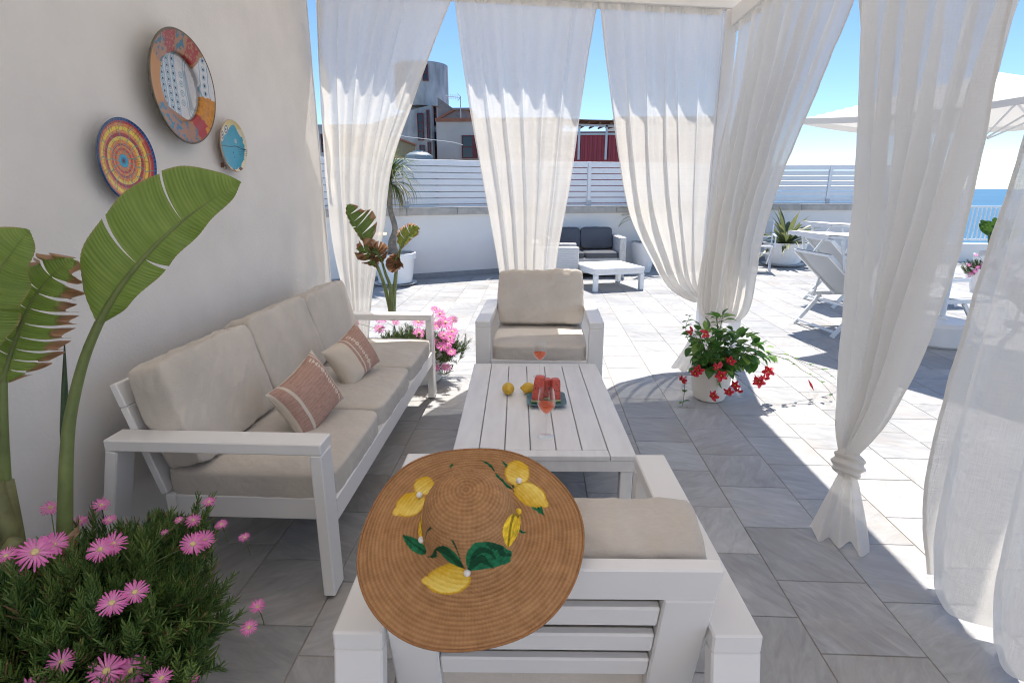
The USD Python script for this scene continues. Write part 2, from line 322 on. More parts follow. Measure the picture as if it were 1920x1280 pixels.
obj('shank', tube([(0, 0, 0), (0.012, 0, -0.004), (0.016, 0, -0.014), (0.010, 0, -0.022)], 0.0022, 6), mat('rust', (0.18, 0.09, 0.05), 0.8), hook, smooth=True)
obj('plate', box(-0.012, 0.002, -0.006, 0.006, -0.012, 0.012, 0.002), LK + 'rust', hook)

# ------------------------------------------------------------------ terrace wall and slat fence
par = thing('terrace_wall', 'low white boundary wall with stone coping below the slat fence', 'wall', (PAR[1][0], PAR[1][1], 0))
def along(a, b, w0, w1, z0, z1, ch=0.0, ext0=0.0, ext1=0.0):
    'a straight course along a..b; w0, w1 are offsets behind the foot line'
    a, b = np.array(a, float), np.array(b, float); d = (b - a) / np.linalg.norm(b - a); n = np.array([-d[1], d[0]])
    a = a - d * ext0; b = b + d * ext1; L = np.linalg.norm(b - a)
    bx = box(0, L, w0, w1, z0, z1, ch)
    T = np.eye(4); T[:2, 0], T[:2, 1], T[:2, 3] = d, n, a
    bx.apply_transform(T); return bx
def course(w0, w1, z0, z1, ch=0.0):
    from manifold3d import Manifold, Mesh
    from shapely.geometry import LineString
    ln = LineString(PAR)
    out = ln.parallel_offset(w1, 'left', join_style=2) if w1 else ln
    inn = ln.parallel_offset(w0, 'left', join_style=2) if w0 > 0 else (ln.parallel_offset(-w0, 'right', join_style=2) if w0 < 0 else ln)
    A, B = list(inn.coords), list(out.coords)
    if np.hypot(A[0][0] - PAR[0][0], A[0][1] - PAR[0][1]) > 2: A = A[::-1]
    if np.hypot(B[0][0] - PAR[0][0], B[0][1] - PAR[0][1]) > 2: B = B[::-1]
    m_ = trimesh.creation.extrude_polygon(Polygon(A + B[::-1]), z1 - z0, engine='earcut'); m_.apply_translation([0, 0, z0]); return m_
obj('wall_face', course(0, 0.22, 0, 1.02), WHITEWALL, par, world=True)
obj('skirting', course(-0.012, -0.001, 0.001, 0.085), SKIRT, par, world=True)
k = 0
for a, b in zip(PAR[:-1], PAR[1:]):                      # coping slabs, each a piece
    a, b = np.array(a), np.array(b); L = np.linalg.norm(b - a); ns = max(2, int(round(L / 0.9)))
    for i in range(ns):
        p, q = a + (b - a) * i / ns, a + (b - a) * (i + 1) / ns
        obj('coping_slab', along(p, q, -0.045, 0.26, 1.021, 1.135 + rng.normal(0, 0.0015), 0.006, -0.0025, -0.0025), STONE, par, world=True)
fence_no = 0
FLAB = ['white slat fence panel at the far left behind the spiky palm', 'white slat fence panel between the left and middle curtains', 'white slat fence panel behind the middle curtain',
        'white slat fence panel above the outdoor table, before the red shed', 'white slat fence panel hidden behind the curtain tied to the corner post', 'white slat fence panel just above the agave bowl', 'white slat fence panel at the right end behind the knotted curtain']
def fence_panel(a, b, label):
    a, b = np.array(a, float), np.array(b, float); d = (b - a) / np.linalg.norm(b - a)
    t = thing('slat_fence', label, 'fence', (*((a + b) / 2), 1.135), group=None)
    for e in (a, b):
        if e is a:
            c = a + d * 0.001
            obj('post', along(c, c + d * 0.06, 0.07, 0.13, 1.137, 1.885, 0.004), ALU, t, world=True)
            obj('bracket', along(c - d * 0.012, c + d * 0.072, 0.062, 0.069, 1.137, 1.235, 0.002), STEEL, t, world=True)
    s, e = a + d * 0.062, b - d * 0.002
    obj('top_rail', along(s, e, 0.075, 0.125, 1.79, 1.88, 0.004), ALU, t, world=True)
    obj('bottom_rail', along(s, e, 0.08, 0.12, 1.138, 1.175, 0.003), ALU, t, world=True)
    for i in range(6):
        z = 1.19 + i * 0.1
        obj('slat', along(s, e, 0.088, 0.112, z, z + 0.088, 0.004), ALU, t, world=True)
j = 0
for a, b in zip(PAR[:-1], PAR[1:]):
    a, b = np.array(a), np.array(b); L = np.linalg.norm(b - a); ns = max(1, int(round(L / 1.9)))
    for i in range(ns):
        if j < len(FLAB): fence_panel(a + (b - a) * i / ns, a + (b - a) * (i + 1) / ns, FLAB[j])
        j += 1
def wall_light(i, lab):
    a, b = np.array(PAR[i]), np.array(PAR[i + 1]); return a, b
for seg, px, z, lab in ((0, 715, 0.75, 'lit slot light in the terrace wall left of the spiky palm'), (1, 1075, 0.745, 'lit slot light in the terrace wall above the wicker sofa')):
    a, b = np.array(PAR[seg]), np.array(PAR[seg + 1]); d = (b - a) / np.linalg.norm(b - a)
    best = min(np.linspace(0, 1, 400), key=lambda s: abs((lambda q: 960 + FPX * (q @ right) / (q @ fwd))(np.array([*(a + (b - a) * s), z]) - EYE) - px))
    c = a + (b - a) * best
    t = thing('wall_light', lab, 'wall light', (*c, z))
    obj('frame', along(c - d * 0.095, c + d * 0.095, -0.008, -0.001, z - 0.035, z + 0.035, 0.002), WHITEWALL, t, world=True)
    obj('diffuser', along(c - d * 0.08, c + d * 0.08, -0.011, -0.0085, z - 0.018, z + 0.018, 0.001), LAMP, t, world=True)
rail = thing('railing', 'white metal bar railing above the blue sea at the far right', 'railing', (8.6, 11.7, 0))
obj('kerb', box(7.32, 13.5, 11.7, 11.9, 0, 0.36, 0.004), WHITEWALL, rail, world=True)
obj('handrail', box(7.32, 13.5, 11.77, 11.83, 1.07, 1.10, 0.004), ALU, rail, world=True)
obj('lower_rail', box(7.32, 13.5, 11.78, 11.82, 0.42, 0.45, 0.003), ALU, rail, world=True)
for x in np.arange(7.4, 13.4, 0.085):
    obj('bar', box(x, x + 0.018, 11.79, 11.81, 0.449, 1.071), ALU, rail, world=True)
for x in (7.36, 8.47, 9.6, 10.8, 12.0):
    obj('post', box(x, x + 0.035, 11.775, 11.825, 0.361, 1.07, 0.003), ALU, rail, world=True)

# ------------------------------------------------------------------ pergola
BL, BR = np.array([-1.6, 4.07]), np.array([1.46, 4.72])            # back beam line (plan)
SIDEX = 1.44
pg = thing('pergola', 'white pergola roof with beams and posts over the seating', 'pergola', (1.44, 4.7, 0))
def beam2(a, b, w, z0, z1): 
    return along(a, b, -w / 2, w / 2, z0, z1, 0.005)
obj('back_beam', beam2(BL, BR, 0.09, 2.71, 2.84), ALU, pg, world=True)
obj('side_beam', box(SIDEX - 0.045, SIDEX + 0.045, -1.25, 4.62, 2.58, 2.70, 0.005), ALU, pg, world=True)
obj('post', box(SIDEX - 0.075, SIDEX + 0.015, 4.64, 4.73, 0.001, 2.70, 0.004), ALU, pg, world=True)
obj('post', box(1.71, 1.79, 4.83, 4.91, 0.001, 2.69, 0.004), ALU, pg, world=True)
obj('post', box(SIDEX - 0.045, SIDEX + 0.045, -1.2, -1.11, 0.001, 2.579, 0.004), ALU, pg, world=True)
usdkit.material(stage, LK + 'roof_canvas', {'d': ('diffuse_bsdf', {'color': (0.82, 0.80, 0.77)}), 't': ('translucent_bsdf', {'color': (0.87, 0.83, 0.78)}), 'x': ('mix_closure', {'fac': 0.68})}, [('d.BSDF', 'x.closure1'), ('t.BSDF', 'x.closure2')], surface='x.closure')
ROOF = LK + 'roof_canvas'
for i, y in enumerate(np.arange(-1.1, 4.0, 0.62)):
    obj('rafter', box(WX + 0.02, SIDEX - 0.046, y, y + 0.06, 2.705, 2.835, 0.004), ALU, pg, world=True)
def yb(x, o): return BL[1] + (x - BL[0]) * (BR[1] - BL[1]) / (BR[0] - BL[0]) + o
xe = np.linspace(WX - 0.3, 1.715, 12)
for i in range(11):
    x0, x1 = xe[i] + 0.0001, xe[i + 1] - 0.0001
    pl = Polygon([(x0, -1.3), (x1, -1.3), (x1, yb(x1, 0.34)), (x0, yb(x0, 0.34))])
    r_ = trimesh.creation.extrude_polygon(pl, 0.03, engine='earcut'); r_.apply_translation([0, 0, 2.842])
    obj('roof_panel', r_, ROOF, pg, world=True)
bl2 = np.array([xe[0], yb(xe[0], 0.345)]); br2 = np.array([1.72, yb(1.72, 0.345)])
obj('fascia', along(bl2, br2, 0.0, 0.02, 2.80, 2.90, 0.003), ALU, pg, world=True)
obj('fascia', box(1.718, 1.736, -1.3, br2[1] - 0.01, 2.78, 2.90, 0.003), ALU, pg, world=True)

# ------------------------------------------------------------------ lounge furniture
def squircle_cushion(lx, ly, lz, e=7.0, puff=0.12, wr=0.004, seed=1, sub=5):
    'a stuffed cushion: rounded box, puffed faces, creases'
    b = trimesh.creation.box([2, 2, 2])
    for _ in range(sub): b = b.subdivide()
    p = np.array(b.vertices)
    p = np.sign(p) * np.abs(p) ** 0.9
    nrm = (np.abs(p) ** e).sum(1) ** (1 / e)
    p = p / nrm[:, None]
    q = p.copy()
    q[:, 2] *= 1 + puff * (1 - np.abs(p[:, 0]) ** 2.5) * (1 - np.abs(p[:, 1]) ** 2.5)
    q[:, 0] *= 1 + 0.012 * (1 - p[:, 2] ** 2) * (1 - p[:, 1] ** 2); q[:, 1] *= 1 + 0.012 * (1 - p[:, 2] ** 2) * (1 - p[:, 0] ** 2)
    q *= np.array([lx, ly, lz]) / 2
    d = p / np.linalg.norm(p, axis=1, keepdims=True)
    edge = np.clip((np.abs(p[:, :2]).max(1) - 0.55) / 0.4, 0, 1)
    n1 = meshkit.fbm(q * np.array([6, 6, 3]) + seed * 7.3, 3, seed) - 0.5
    n2 = meshkit.noise(q * np.array([34, 34, 10]) + seed * 3.1, seed) - 0.5
    te = np.exp(-(1 - p[:, 1]) / 0.22) + 0.5 * np.exp(-(1 + p[:, 1]) / 0.2)
    n3 = np.abs(meshkit.fbm(q * np.array([30, 9, 20]) + seed * 5.7, 2, seed + 4) - 0.5) * 2
    n4 = np.abs(meshkit.fbm((q @ np.array([[.8, .6, 0], [-.6, .8, 0], [0, 0, 1]])) * np.array([26, 5, 12]) + seed, 2, seed + 9) - 0.5) * 2
    q = q + d * (n1 * wr * 2.6 + n2 * wr * 0.9 * edge - (0.35 - n3) * te * wr * 1.7 + np.clip(n4 - 0.05, 0, 0.3) * wr * 1.6)[:, None]
    return trimesh.Trimesh(q, b.faces, process=False)
def piping(lx, ly, z, e=7.0, r=0.0028):
    t = np.linspace(0, 2 * PI, 120); c, s = np.cos(t), np.sin(t)
    k = (np.abs(c) ** e + np.abs(s) ** e) ** (-1 / e)
    return tube(np.stack([c * k * lx / 2, s * k * ly / 2, np.full_like(t, z)], 1), r, 5, False)

D_, ZA = 0.75, 0.61
def lounge(name, label, cat, loc, rz, W, ncush, group=None, arm=0.095, back_off=0.0, seed=0, tiltc=()):
    t = thing(name, label, cat, loc, rz, group)
    th = 0.042
    for s in (-1, 1):
        x0, x1 = (-W / 2, -W / 2 + arm) if s < 0 else (W / 2 - arm, W / 2)
        obj('arm_rest', box(x0, x1, 0, D_, ZA - th, ZA, 0.004), ALU, t, smooth=20)
        obj('front_leg', box(x0, x1, 0.0, th, 0.012, ZA - th - 0.0005, 0.004), ALU, t)
        obj('rear_leg', beam(((x0 + x1) / 2, D_ - th / 2, ZA - th - 0.001), ((x0 + x1) / 2, D_ - th / 2 + 0.13, 0.012), arm, th, up=(0, 1, 0), ch=0.004), ALU, t)
        obj('foot', box(x0 + 0.02, x1 - 0.02, 0.008, th - 0.008, 0.0005, 0.0118), DARK, t); obj('foot', box(x0 + 0.02, x1 - 0.02, D_ + 0.095, D_ + 0.121, 0.0005, 0.0115), DARK, t)
    xi = W / 2 - arm - 0.001
    obj('front_rail', box(-xi, xi, 0.001, 0.041, 0.262, 0.352, 0.004), ALU, t)
    obj('rear_rail', box(-xi, xi, 0.600, 0.640, 0.262, 0.350, 0.004), ALU, t)
    for s in (-1, 1):
        obj('side_rail', box(s * xi - (0.04 if s > 0 else 0), s * xi + (0.04 if s < 0 else 0), 0.0415, 0.5995, 0.262, 0.350, 0.004), ALU, t)
    for k in range(7):
        obj('seat_slat', box(-xi + 0.041, xi - 0.041, 0.075 + k * 0.07, 0.115 + k * 0.07, 0.315, 0.332, 0.002), ALU, t)
    # reclined back frame
    yb0, zb0, yb1, zb1 = 0.641, 0.352, 0.757, 0.774
    dy, dz = yb1 - yb0, zb1 - zb0; L = math.hypot(dy, dz); uy, uz = dy / L, dz / L
    def bk(x0, x1, s0, s1, t0, t1, ch=0.004):
        bx = box(x0, x1, t0, t1, s0, s1, ch); T = np.eye(4); T[:3, 1] = (0, uz, -uy); T[:3, 2] = (0, uy, uz); T[:3, 3] = (0, yb0, zb0); bx.apply_transform(T); return bx
    sw = 0.098
    obj('back_top_rail', bk(-xi + 0.0, xi, L - 0.088, L, -0.014, 0.014), ALU, t)
    for s in (-1, 1):
        obj('back_stile', bk(-xi if s < 0 else xi - sw, -xi + sw if s < 0 else xi, 0.0, L - 0.0885, -0.014, 0.014), ALU, t)
    if W > 1.5:
        for s in (-0.31, 0.31): obj('back_stile', bk(s - 0.03, s + 0.03, 0.0, L - 0.0885, -0.013, 0.013), ALU, t)
    for k in range(3):
        s1 = L - 0.118 - k * 0.086
        obj('back_slat', bk(-xi + sw + 0.001, xi - sw - 0.001, s1 - 0.056, s1, -0.010, 0.010), ALU, t)
    cw = (2 * xi - 0.004) / ncush
    for k in range(ncush):
        cx = -xi + 0.002 + cw * (k + 0.5)
        sc = squircle_cushion(cw - 0.006, 0.64, 0.118, 11, 0.10, 0.0040, seed + k)
        sc.apply_translation([cx, 0.325, 0.391 + rng.normal(0, 0.002)])
        c = obj('seat_cushion', sc, CUSHION, t, smooth=True)
        pp = piping(cw - 0.012, 0.634, 0.034); pp.apply_translation([cx, 0.325, 0.391]); obj('piping', pp, PIPE, c, smooth=True)
        bh, bt = 0.40, 0.145
        bc = squircle_cushion(cw - 0.008, bh, bt, 14, 0.09, 0.0085, seed + 10 + k)
        R = np.eye(4); a = math.atan2(dz, dy) - (tiltc[k] if k < len(tiltc) else 0)
        R[:3, 1] = (0, math.cos(a), math.sin(a)); R[:3, 2] = (0, -math.sin(a), math.cos(a))
        pos = np.array([cx, 0.600 if W > 1.5 else 0.626 if rz < 90 else 0.592, 0.640 + back_off + rng.normal(0, 0.006)])
        roll = rng.normal(0, 0.012); Rr = trimesh.transformations.rotation_matrix(roll, [0, 1, 0])
        T = np.eye(4); T[:3, 3] = pos
        bc.apply_transform(T @ Rr @ R)
        c = obj('back_cushion', bc, CUSHION, t, smooth=True)
        for z in (0.05, -0.05):
            pp = piping(cw - 0.014, bh - 0.008, z, 9); pp.apply_transform(T @ Rr @ R); obj('piping', pp, PIPE, c, smooth=True)
    return t
lounge('sofa', 'long white framed outdoor sofa with beige cushions along the wall', 'sofa', (-0.715, 2.69, 0), 90, 2.07, 3, seed=20, tiltc=(0.0, 0.02, -0.02))
lounge('armchair', 'white framed armchair with beige cushions beyond the low slatted table', 'armchair', (0.015, 3.455, 0), -0.8, 0.825, 1, 'armchairs at the ends of the slatted table', seed=40, tiltc=(0.12,))
lounge('armchair', 'white framed armchair in the foreground under the straw hat, seen from behind', 'armchair', (0.0, 1.625, 0), 182.0, 0.825, 1, 'armchairs at the ends of the slatted table', seed=60, back_off=-0.045, tiltc=(0.06,))

tb = thing('coffee_table', 'low white slatted table between the two beige armchairs', 'table', (0.013, 2.67, 0), 2.05)
TL, TWD, TZ = 1.235, 0.752, 0.385
nb = 7; pitch = TWD / nb
for k in range(nb):
    x0, x1 = -TWD / 2 + k * pitch + (0.0022 if k else 0), -TWD / 2 + (k + 1) * pitch - (0.0022 if k < nb - 1 else 0)
    ends = 0 if k in (0, nb - 1) else 0.056
    obj('slat', box(x0, x1, -TL / 2 + ends, TL / 2 - ends, TZ - 0.022, TZ, 0.0025), TABLE, tb)
for s in (-1, 1):
    y0, y1 = sorted((s * TL / 2, s * (TL / 2 - 0.0545)))
    obj('end_board', box(-TWD / 2 + pitch + 0.0005, TWD / 2 - pitch - 0.0005, y0, y1, TZ - 0.022, TZ - 0.0008, 0.0025), TABLE, tb)
    obj('apron', box(-TWD / 2 + 0.004, TWD / 2 - 0.004, s * TL / 2 - 0.02 - s * 0.024, s * TL / 2 + 0.02 - s * 0.024, TZ - 0.074, TZ - 0.0225, 0.003), TABLE, tb)
    obj('apron', box(s * (TWD / 2 - 0.024) - 0.02, s * (TWD / 2 - 0.024) + 0.02, -TL / 2 + 0.045, TL / 2 - 0.045, TZ - 0.074, TZ - 0.0225, 0.003), TABLE, tb)
    for r in (-1, 1):
        obj('leg', box(s * (TWD / 2 - 0.035) - 0.025, s * (TWD / 2 - 0.035) + 0.025, r * (TL / 2 - 0.035) - 0.025, r * (TL / 2 - 0.035) + 0.025, 0.001, TZ - 0.0745, 0.003), TABLE, tb)
obj('under_board', box(-TWD / 2 + 0.05, TWD / 2 - 0.05, -0.03, 0.03, TZ - 0.05, TZ - 0.0225, 0.002), TABLE, tb)

# ------------------------------------------------------------------ things on the table
def wine_glass(lab, x, y, h, fill):
    t = thing('wine_glass', lab, 'wine glass', (x, y, TZ + 0.0006), group=None)
    out = [(0.0005, 0.0), (0.036, 0.0), (0.0365, 0.0012), (0.030, 0.003), (0.010, 0.006), (0.0045, 0.012), (0.0036, 0.03), (0.0036, h - 0.128), (0.006, h - 0.116)]
    obj('foot', lathe([(0.0002, 0.0)] + out[1:5] + [(0.0002, 0.0075)]), GLASS, t, smooth=True)
    obj('stem', lathe([(0.0001, 0.0065), (0.0075, 0.0068), (0.0042, 0.014), (0.0034, 0.04), (0.0036, h - 0.13), (0.0085, h - 0.1165), (0.0001, h - 0.1165)], 24), GLASS, t, smooth=True)
    zb = h - 0.115
    bowl = spline([(0.0001, zb), (0.012, zb + 0.006), (0.030, zb + 0.026), (0.0385, zb + 0.046), (0.0375, zb + 0.066), (0.0325, h - 0.012), (0.0302, h)], 28)
    inner = bowl[::-1] - np.array([0.0012, -0.0006]); inner[:, 0] = np.maximum(inner[:, 0], 0.0001)
    obj('bowl', lathe(np.vstack([bowl, [(0.0299, h + 0.0004)], inner]), 56), GLASS, t, smooth=True)
    zf = zb + fill
    w = bowl[bowl[:, 1] < zf] - np.array([0.0022, -0.0014]); w = w[w[:, 0] > 0.0003]
    rr = np.interp(zf, bowl[:, 1], bowl[:, 0]) - 0.0022
    obj('wine', lathe(np.vstack([[(0.0001, w[0, 1])], w, [(rr, zf), (0.0001, zf)]]), 56), WINE, t, smooth=40)
wine_glass('glass of rose wine nearest to the straw hat', 0.045, 2.231, 0.222, 0.048)
wine_glass('glass of rose wine at the far end of the table before the far armchair', 0.018, 3.03, 0.215, 0.044)

PLATE_M = mat('blue_stoneware', (0.11, 0.235, 0.275), 0.25, var=0.35, vscale=14)
dish = thing('dish', 'square blue stoneware dish under the watermelon pieces', 'plate', (0.052, 2.645, TZ + 0.0008), 2)
def squircle_dish():
    t = np.linspace(0, 2 * PI, 97)[:-1]; e = 7
    k = (np.abs(np.cos(t)) ** e + np.abs(np.sin(t)) ** e) ** (-1 / e)
    ring = np.stack([np.cos(t) * k, np.sin(t) * k], 1)
    rows = []
    for sc, z in ((0.001, 0.0), (0.07, 0.0), (0.076, 0.002), (0.096, 0.017), (0.099, 0.0195), (0.095, 0.020), (0.076, 0.0065), (0.070, 0.0055), (0.001, 0.0055)):
        rows.append(np.concatenate([ring * sc, np.full((96, 1), z)], 1))
    return grid_mesh(np.array(rows), wrap=True)
obj('dish_body', squircle_dish(), PLATE_M, dish, smooth=40)
FLESH = mat('melon_flesh', (0.68, 0.115, 0.085), 0.45, var=0.35, vscale=60, bump=0.4, bscale=220, bdist=0.002)
RIND = mat('melon_rind', (0.62, 0.60, 0.32), 0.5, var=0.3, vscale=40)
PEEL = mat('melon_peel', (0.05, 0.16, 0.03), 0.4, var=0.5, vscale=50)
SEED = mat('melon_seed', (0.02, 0.01, 0.008), 0.3)
def melon(lab, x, y, rz, w, d, h, lean, top=0.72):
    t = thing('watermelon_piece', lab, 'watermelon', (x, y, TZ + 0.0072), rz, 'watermelon pieces on the blue dish')
    def wedge(z0, z1, s0, s1):
        b = trimesh.creation.box([1, 1, 1])
        for _ in range(4): b = b.subdivide()
        v = np.array(b.vertices) * 2
        r = v / ((np.abs(v) ** 14).sum(1) ** (1 / 14))[:, None] if z1 - z0 > 0.02 else v
        f = (r[:, 2] + 1) / 2; s = s0 + (s1 - s0) * f
        q = np.stack([r[:, 0] * w / 2 * s, r[:, 1] * d / 2 * (1 - 0.25 * f * (1 if z1 - z0 > 0.02 else 0)), z0 + (z1 - z0) * f], 1)
        q[:, 2] += -0.006 * (r[:, 0] ** 2) * (1 - f) * 0 + 0.004 * (1 - r[:, 0] ** 2) * f
        q[:, 0] += lean * q[:, 2]
        q += (meshkit.fbm(q * 60 + x * 99, 2, 3) - 0.5)[:, None] * 0.002
        return trimesh.Trimesh(q, b.faces, process=False)
    obj('peel', wedge(0.0, 0.0045, 1.0, 1.0), PEEL, t)
    obj('rind', wedge(0.0047, 0.013, 1.0, 0.99), RIND, t)
    obj('flesh', wedge(0.0132, h, 0.985, top), FLESH, t, smooth=35)
    for k in range(5):
        f = rng.uniform(0.35, 0.8); zz = 0.013 + (h - 0.013) * f; xx = rng.uniform(-0.3, 0.3) * w
        obj('seed', sphere((xx + lean * zz, -d / 2 * (1 - 0.22 * f) * 0.985, zz), 0.0024, 1, (1, 0.5, 1.5)), SEED, t, smooth=True)
melon('tall watermelon piece with pale rind at the left of the blue dish', 0.008, 2.630, -8, 0.062, 0.052, 0.135, 0.08, 0.78)
melon('watermelon piece in the middle of the blue dish behind the near glass', 0.056, 2.672, 4, 0.055, 0.05, 0.105, 0.0, 0.8)
melon('watermelon piece with dark seed at the right of the blue dish', 0.095, 2.640, 12, 0.05, 0.05, 0.118, 0.02, 0.8)
LEMON = mat('lemon_skin', (0.74, 0.47, 0.045), 0.42, var=0.15, vscale=30, bump=0.5, bscale=260, bdist=0.0015)
def lemon(lab, x, y, axis):
    t = thing('lemon', lab, 'lemon', (x, y, TZ + 0.0322))
    s = trimesh.creation.icosphere(4, 1.0); v = np.array(s.vertices)
    z = v[:, 2]; r = np.sqrt(np.maximum(1 - z ** 2, 0))
    L = 0.038 * z + 0.007 * np.sign(z) * np.clip((np.abs(z) - 0.86) / 0.14, 0, 1) ** 1.6
    rad = 0.032 * (1 - 0.18 * np.clip((np.abs(z) - 0.7) / 0.3, 0, 1))
    v = np.stack([v[:, 0] * rad, v[:, 1] * rad, L], 1) * (1 + 0.03 * (meshkit.fbm(v * 3 + x * 50, 3, 2) - 0.5))[:, None]
    a = np.array(axis, float); a /= np.linalg.norm(a); T = trimesh.geometry.align_vectors([0, 0, 1], a)
    ms = trimesh.Trimesh(v, s.faces, process=False); ms.apply_transform(T); obj('fruit', ms, LEMON, t, smooth=True)
    st = tube([-a * 0.041, -a * 0.046], [0.0028, 0.002], 7); obj('stalk_end', st, BARK, t)
lemon('lemon at the far left with its tip towards the near chair', -0.147, 2.745, (0.15, -1, 0.08))
lemon('lemon lying sideways next to the watermelon dish', -0.040, 2.752, (-1, 0.12, 0.05))

# ------------------------------------------------------------------ scatter pillows on the sofa
def pillow(lab, loc, ax, ay, LX, LY, TH, painter, seed):
    'ax, ay: the directions of the pillow length and height'
    t = thing('throw_pillow', lab, 'pillow', loc)
    ax = np.array(ax, float); ax /= np.linalg.norm(ax); ay = np.array(ay, float); ay -= ax * (ay @ ax); ay /= np.linalg.norm(ay); az = np.cross(ax, ay)
    nu, nv = 150, 100
    U, V = np.meshgrid(np.linspace(-1, 1, nu), np.linspace(-1, 1, nv))
    pinch = 1 - 0.10 * (1 - V ** 2) * np.abs(U) ** 3; pinv = 1 - 0.13 * (1 - U ** 2) * np.abs(V) ** 3
    X, Y = U * pinch * LX / 2, V * pinv * LY / 2
    Zt = TH / 2 * (np.clip(1 - np.abs(U) ** 2.6, 0, 1) ** 0.55) * (np.clip(1 - np.abs(V) ** 2.6, 0, 1) ** 0.55)
    nz = meshkit.fbm(np.stack([X * 14, Y * 14, np.full_like(X, seed)], -1), 3, seed) - 0.5
    Zt = Zt * (1 + 0.25 * nz)
    front = X[..., None] * ax + Y[..., None] * ay + Zt[..., None] * az
    back = X[..., None] * ax + Y[..., None] * ay - Zt[..., None] * az
    obj('front_cover', grid_mesh(front), PAINT_CLOTH, t, smooth=True, col=painter(U, V).reshape(-1, 3))
    bc = np.broadcast_to(np.array([0.62, 0.55, 0.46]), (nu * nv, 3))
    bm = grid_mesh(back); bm.faces = bm.faces[:, ::-1]
    obj('back_cover', bm, PAINT_CLOTH, t, smooth=True, col=bc)
    ring = np.vstack([front[0, :], front[1:, -1], front[-1, ::-1][1:], front[::-1, 0][1:]])
    obj('seam', tube(ring, 0.0022, 5, False), CUSHION, t, smooth=True)
CREAM, TERRA, TERRA2, PALE = np.array([0.64, 0.565, 0.475]), np.array([0.40, 0.235, 0.185]), np.array([0.48, 0.315, 0.255]), np.array([0.50, 0.36, 0.30])
def cloth_base(U, V, m):
    c = np.broadcast_to(CREAM, U.shape + (3,)).copy()
    n = meshkit.noise(np.stack([U * 60, V * 60, U * 0], -1), 4)[..., None]
    st = (np.abs(((V * 9.0) % 1.0) - 0.5) < 0.055)
    tt = TERRA * (0.85 + 0.35 * n) + (TERRA2 - TERRA) * (meshkit.noise(np.stack([U * 9, V * 70, U * 0], -1), 8) > 0.5)[..., None] * 0.6
    tt = np.where(st[..., None], PALE * 0.9, tt)
    return np.where(m[..., None], tt, c)
def tris(c, U, V, u0, w):
    k = (V * 4.6) % 1.0
    inside_ = (np.abs(U - u0) < w * np.abs(k - 0.5) * 2) & (np.abs(k - 0.5) < 0.42) & (np.abs(V) < 0.93)
    c[inside_] = CREAM * 1.05
    return c
def paint_near(U, V):
    c = cloth_base(U, V, (U > -0.93) & (U < 0.86))
    c[np.abs(U + 0.60) < 0.04] = CREAM
    c[(np.abs(U - 0.80) < 0.02)] = CREAM
    return tris(c, U, V, 0.62, 0.11)
def paint_far(U, V):
    c = cloth_base(U, V, (U > -0.25) & (U < 0.97))
    c[np.abs(U + 0.12) < 0.025] = CREAM
    c[np.abs(U - 0.92) < 0.02] = CREAM
    return tris(c, U, V, 0.12, 0.11)

# ------------------------------------------------------------------ straw hat with painted lemons
HC, HR = np.array([-0.128, 0.965, 0.772]) * 0.912 + np.array([0, 0, 1.43 * 0.088]), 0.222 * 0.912
def hat_grid():
    prof = 0.912 * spline([(0.0004, 0.128), (0.025, 0.127), (0.052, 0.119), (0.073, 0.102), (0.086, 0.076), (0.092, 0.048), (0.096, 0.022), (0.107, 0.005), (0.128, 0.0), (0.17, -0.003), (HR / 0.912, -0.008)], 236)
    seg = np.concatenate([[0], np.cumsum(np.linalg.norm(np.diff(prof, axis=0), axis=1))])
    rid = 0.0009 * np.cos(2 * PI * seg / 0.0071)
    na = 360
    th = np.linspace(0, 2 * PI, na + 1)[:-1]
    R_, T_ = prof[:, 0][:, None] + 0 * th, th + 0 * prof[:, 0][:, None]
    Z_ = prof[:, 1][:, None] + rid[:, None] * (0.8 + 0.4 * np.sin(3 * T_ + R_ * 190)) + 0.00035 * np.cos(T_ * np.maximum(np.round(R_ * 2 * PI / 0.009), 6)) 
    f = np.clip((R_ - 0.090) / (HR - 0.090), 0, 1)
    s = np.sin(T_)
    Z_ = Z_ + f ** 1.25 * (-0.022 * np.clip(-s, 0, 1) ** 1.3 + 0.006 * np.clip(s, 0, 1) ** 1.3) + f ** 2 * (0.007 * np.sin(3 * T_ + 0.6) + 0.004 * np.sin(5 * T_ + 2))
    Rr = R_ * (1 + f * (0.012 * np.sin(2 * T_ + 0.5) + 0.01 * np.sin(3 * T_ + 2.2)))
    X, Y = Rr * np.cos(T_), Rr * np.sin(T_)
    a = math.radians(22.0)
    return np.stack([X, Y * math.cos(a) - Z_ * math.sin(a), Y * math.sin(a) + Z_ * math.cos(a)], -1), T_, seg
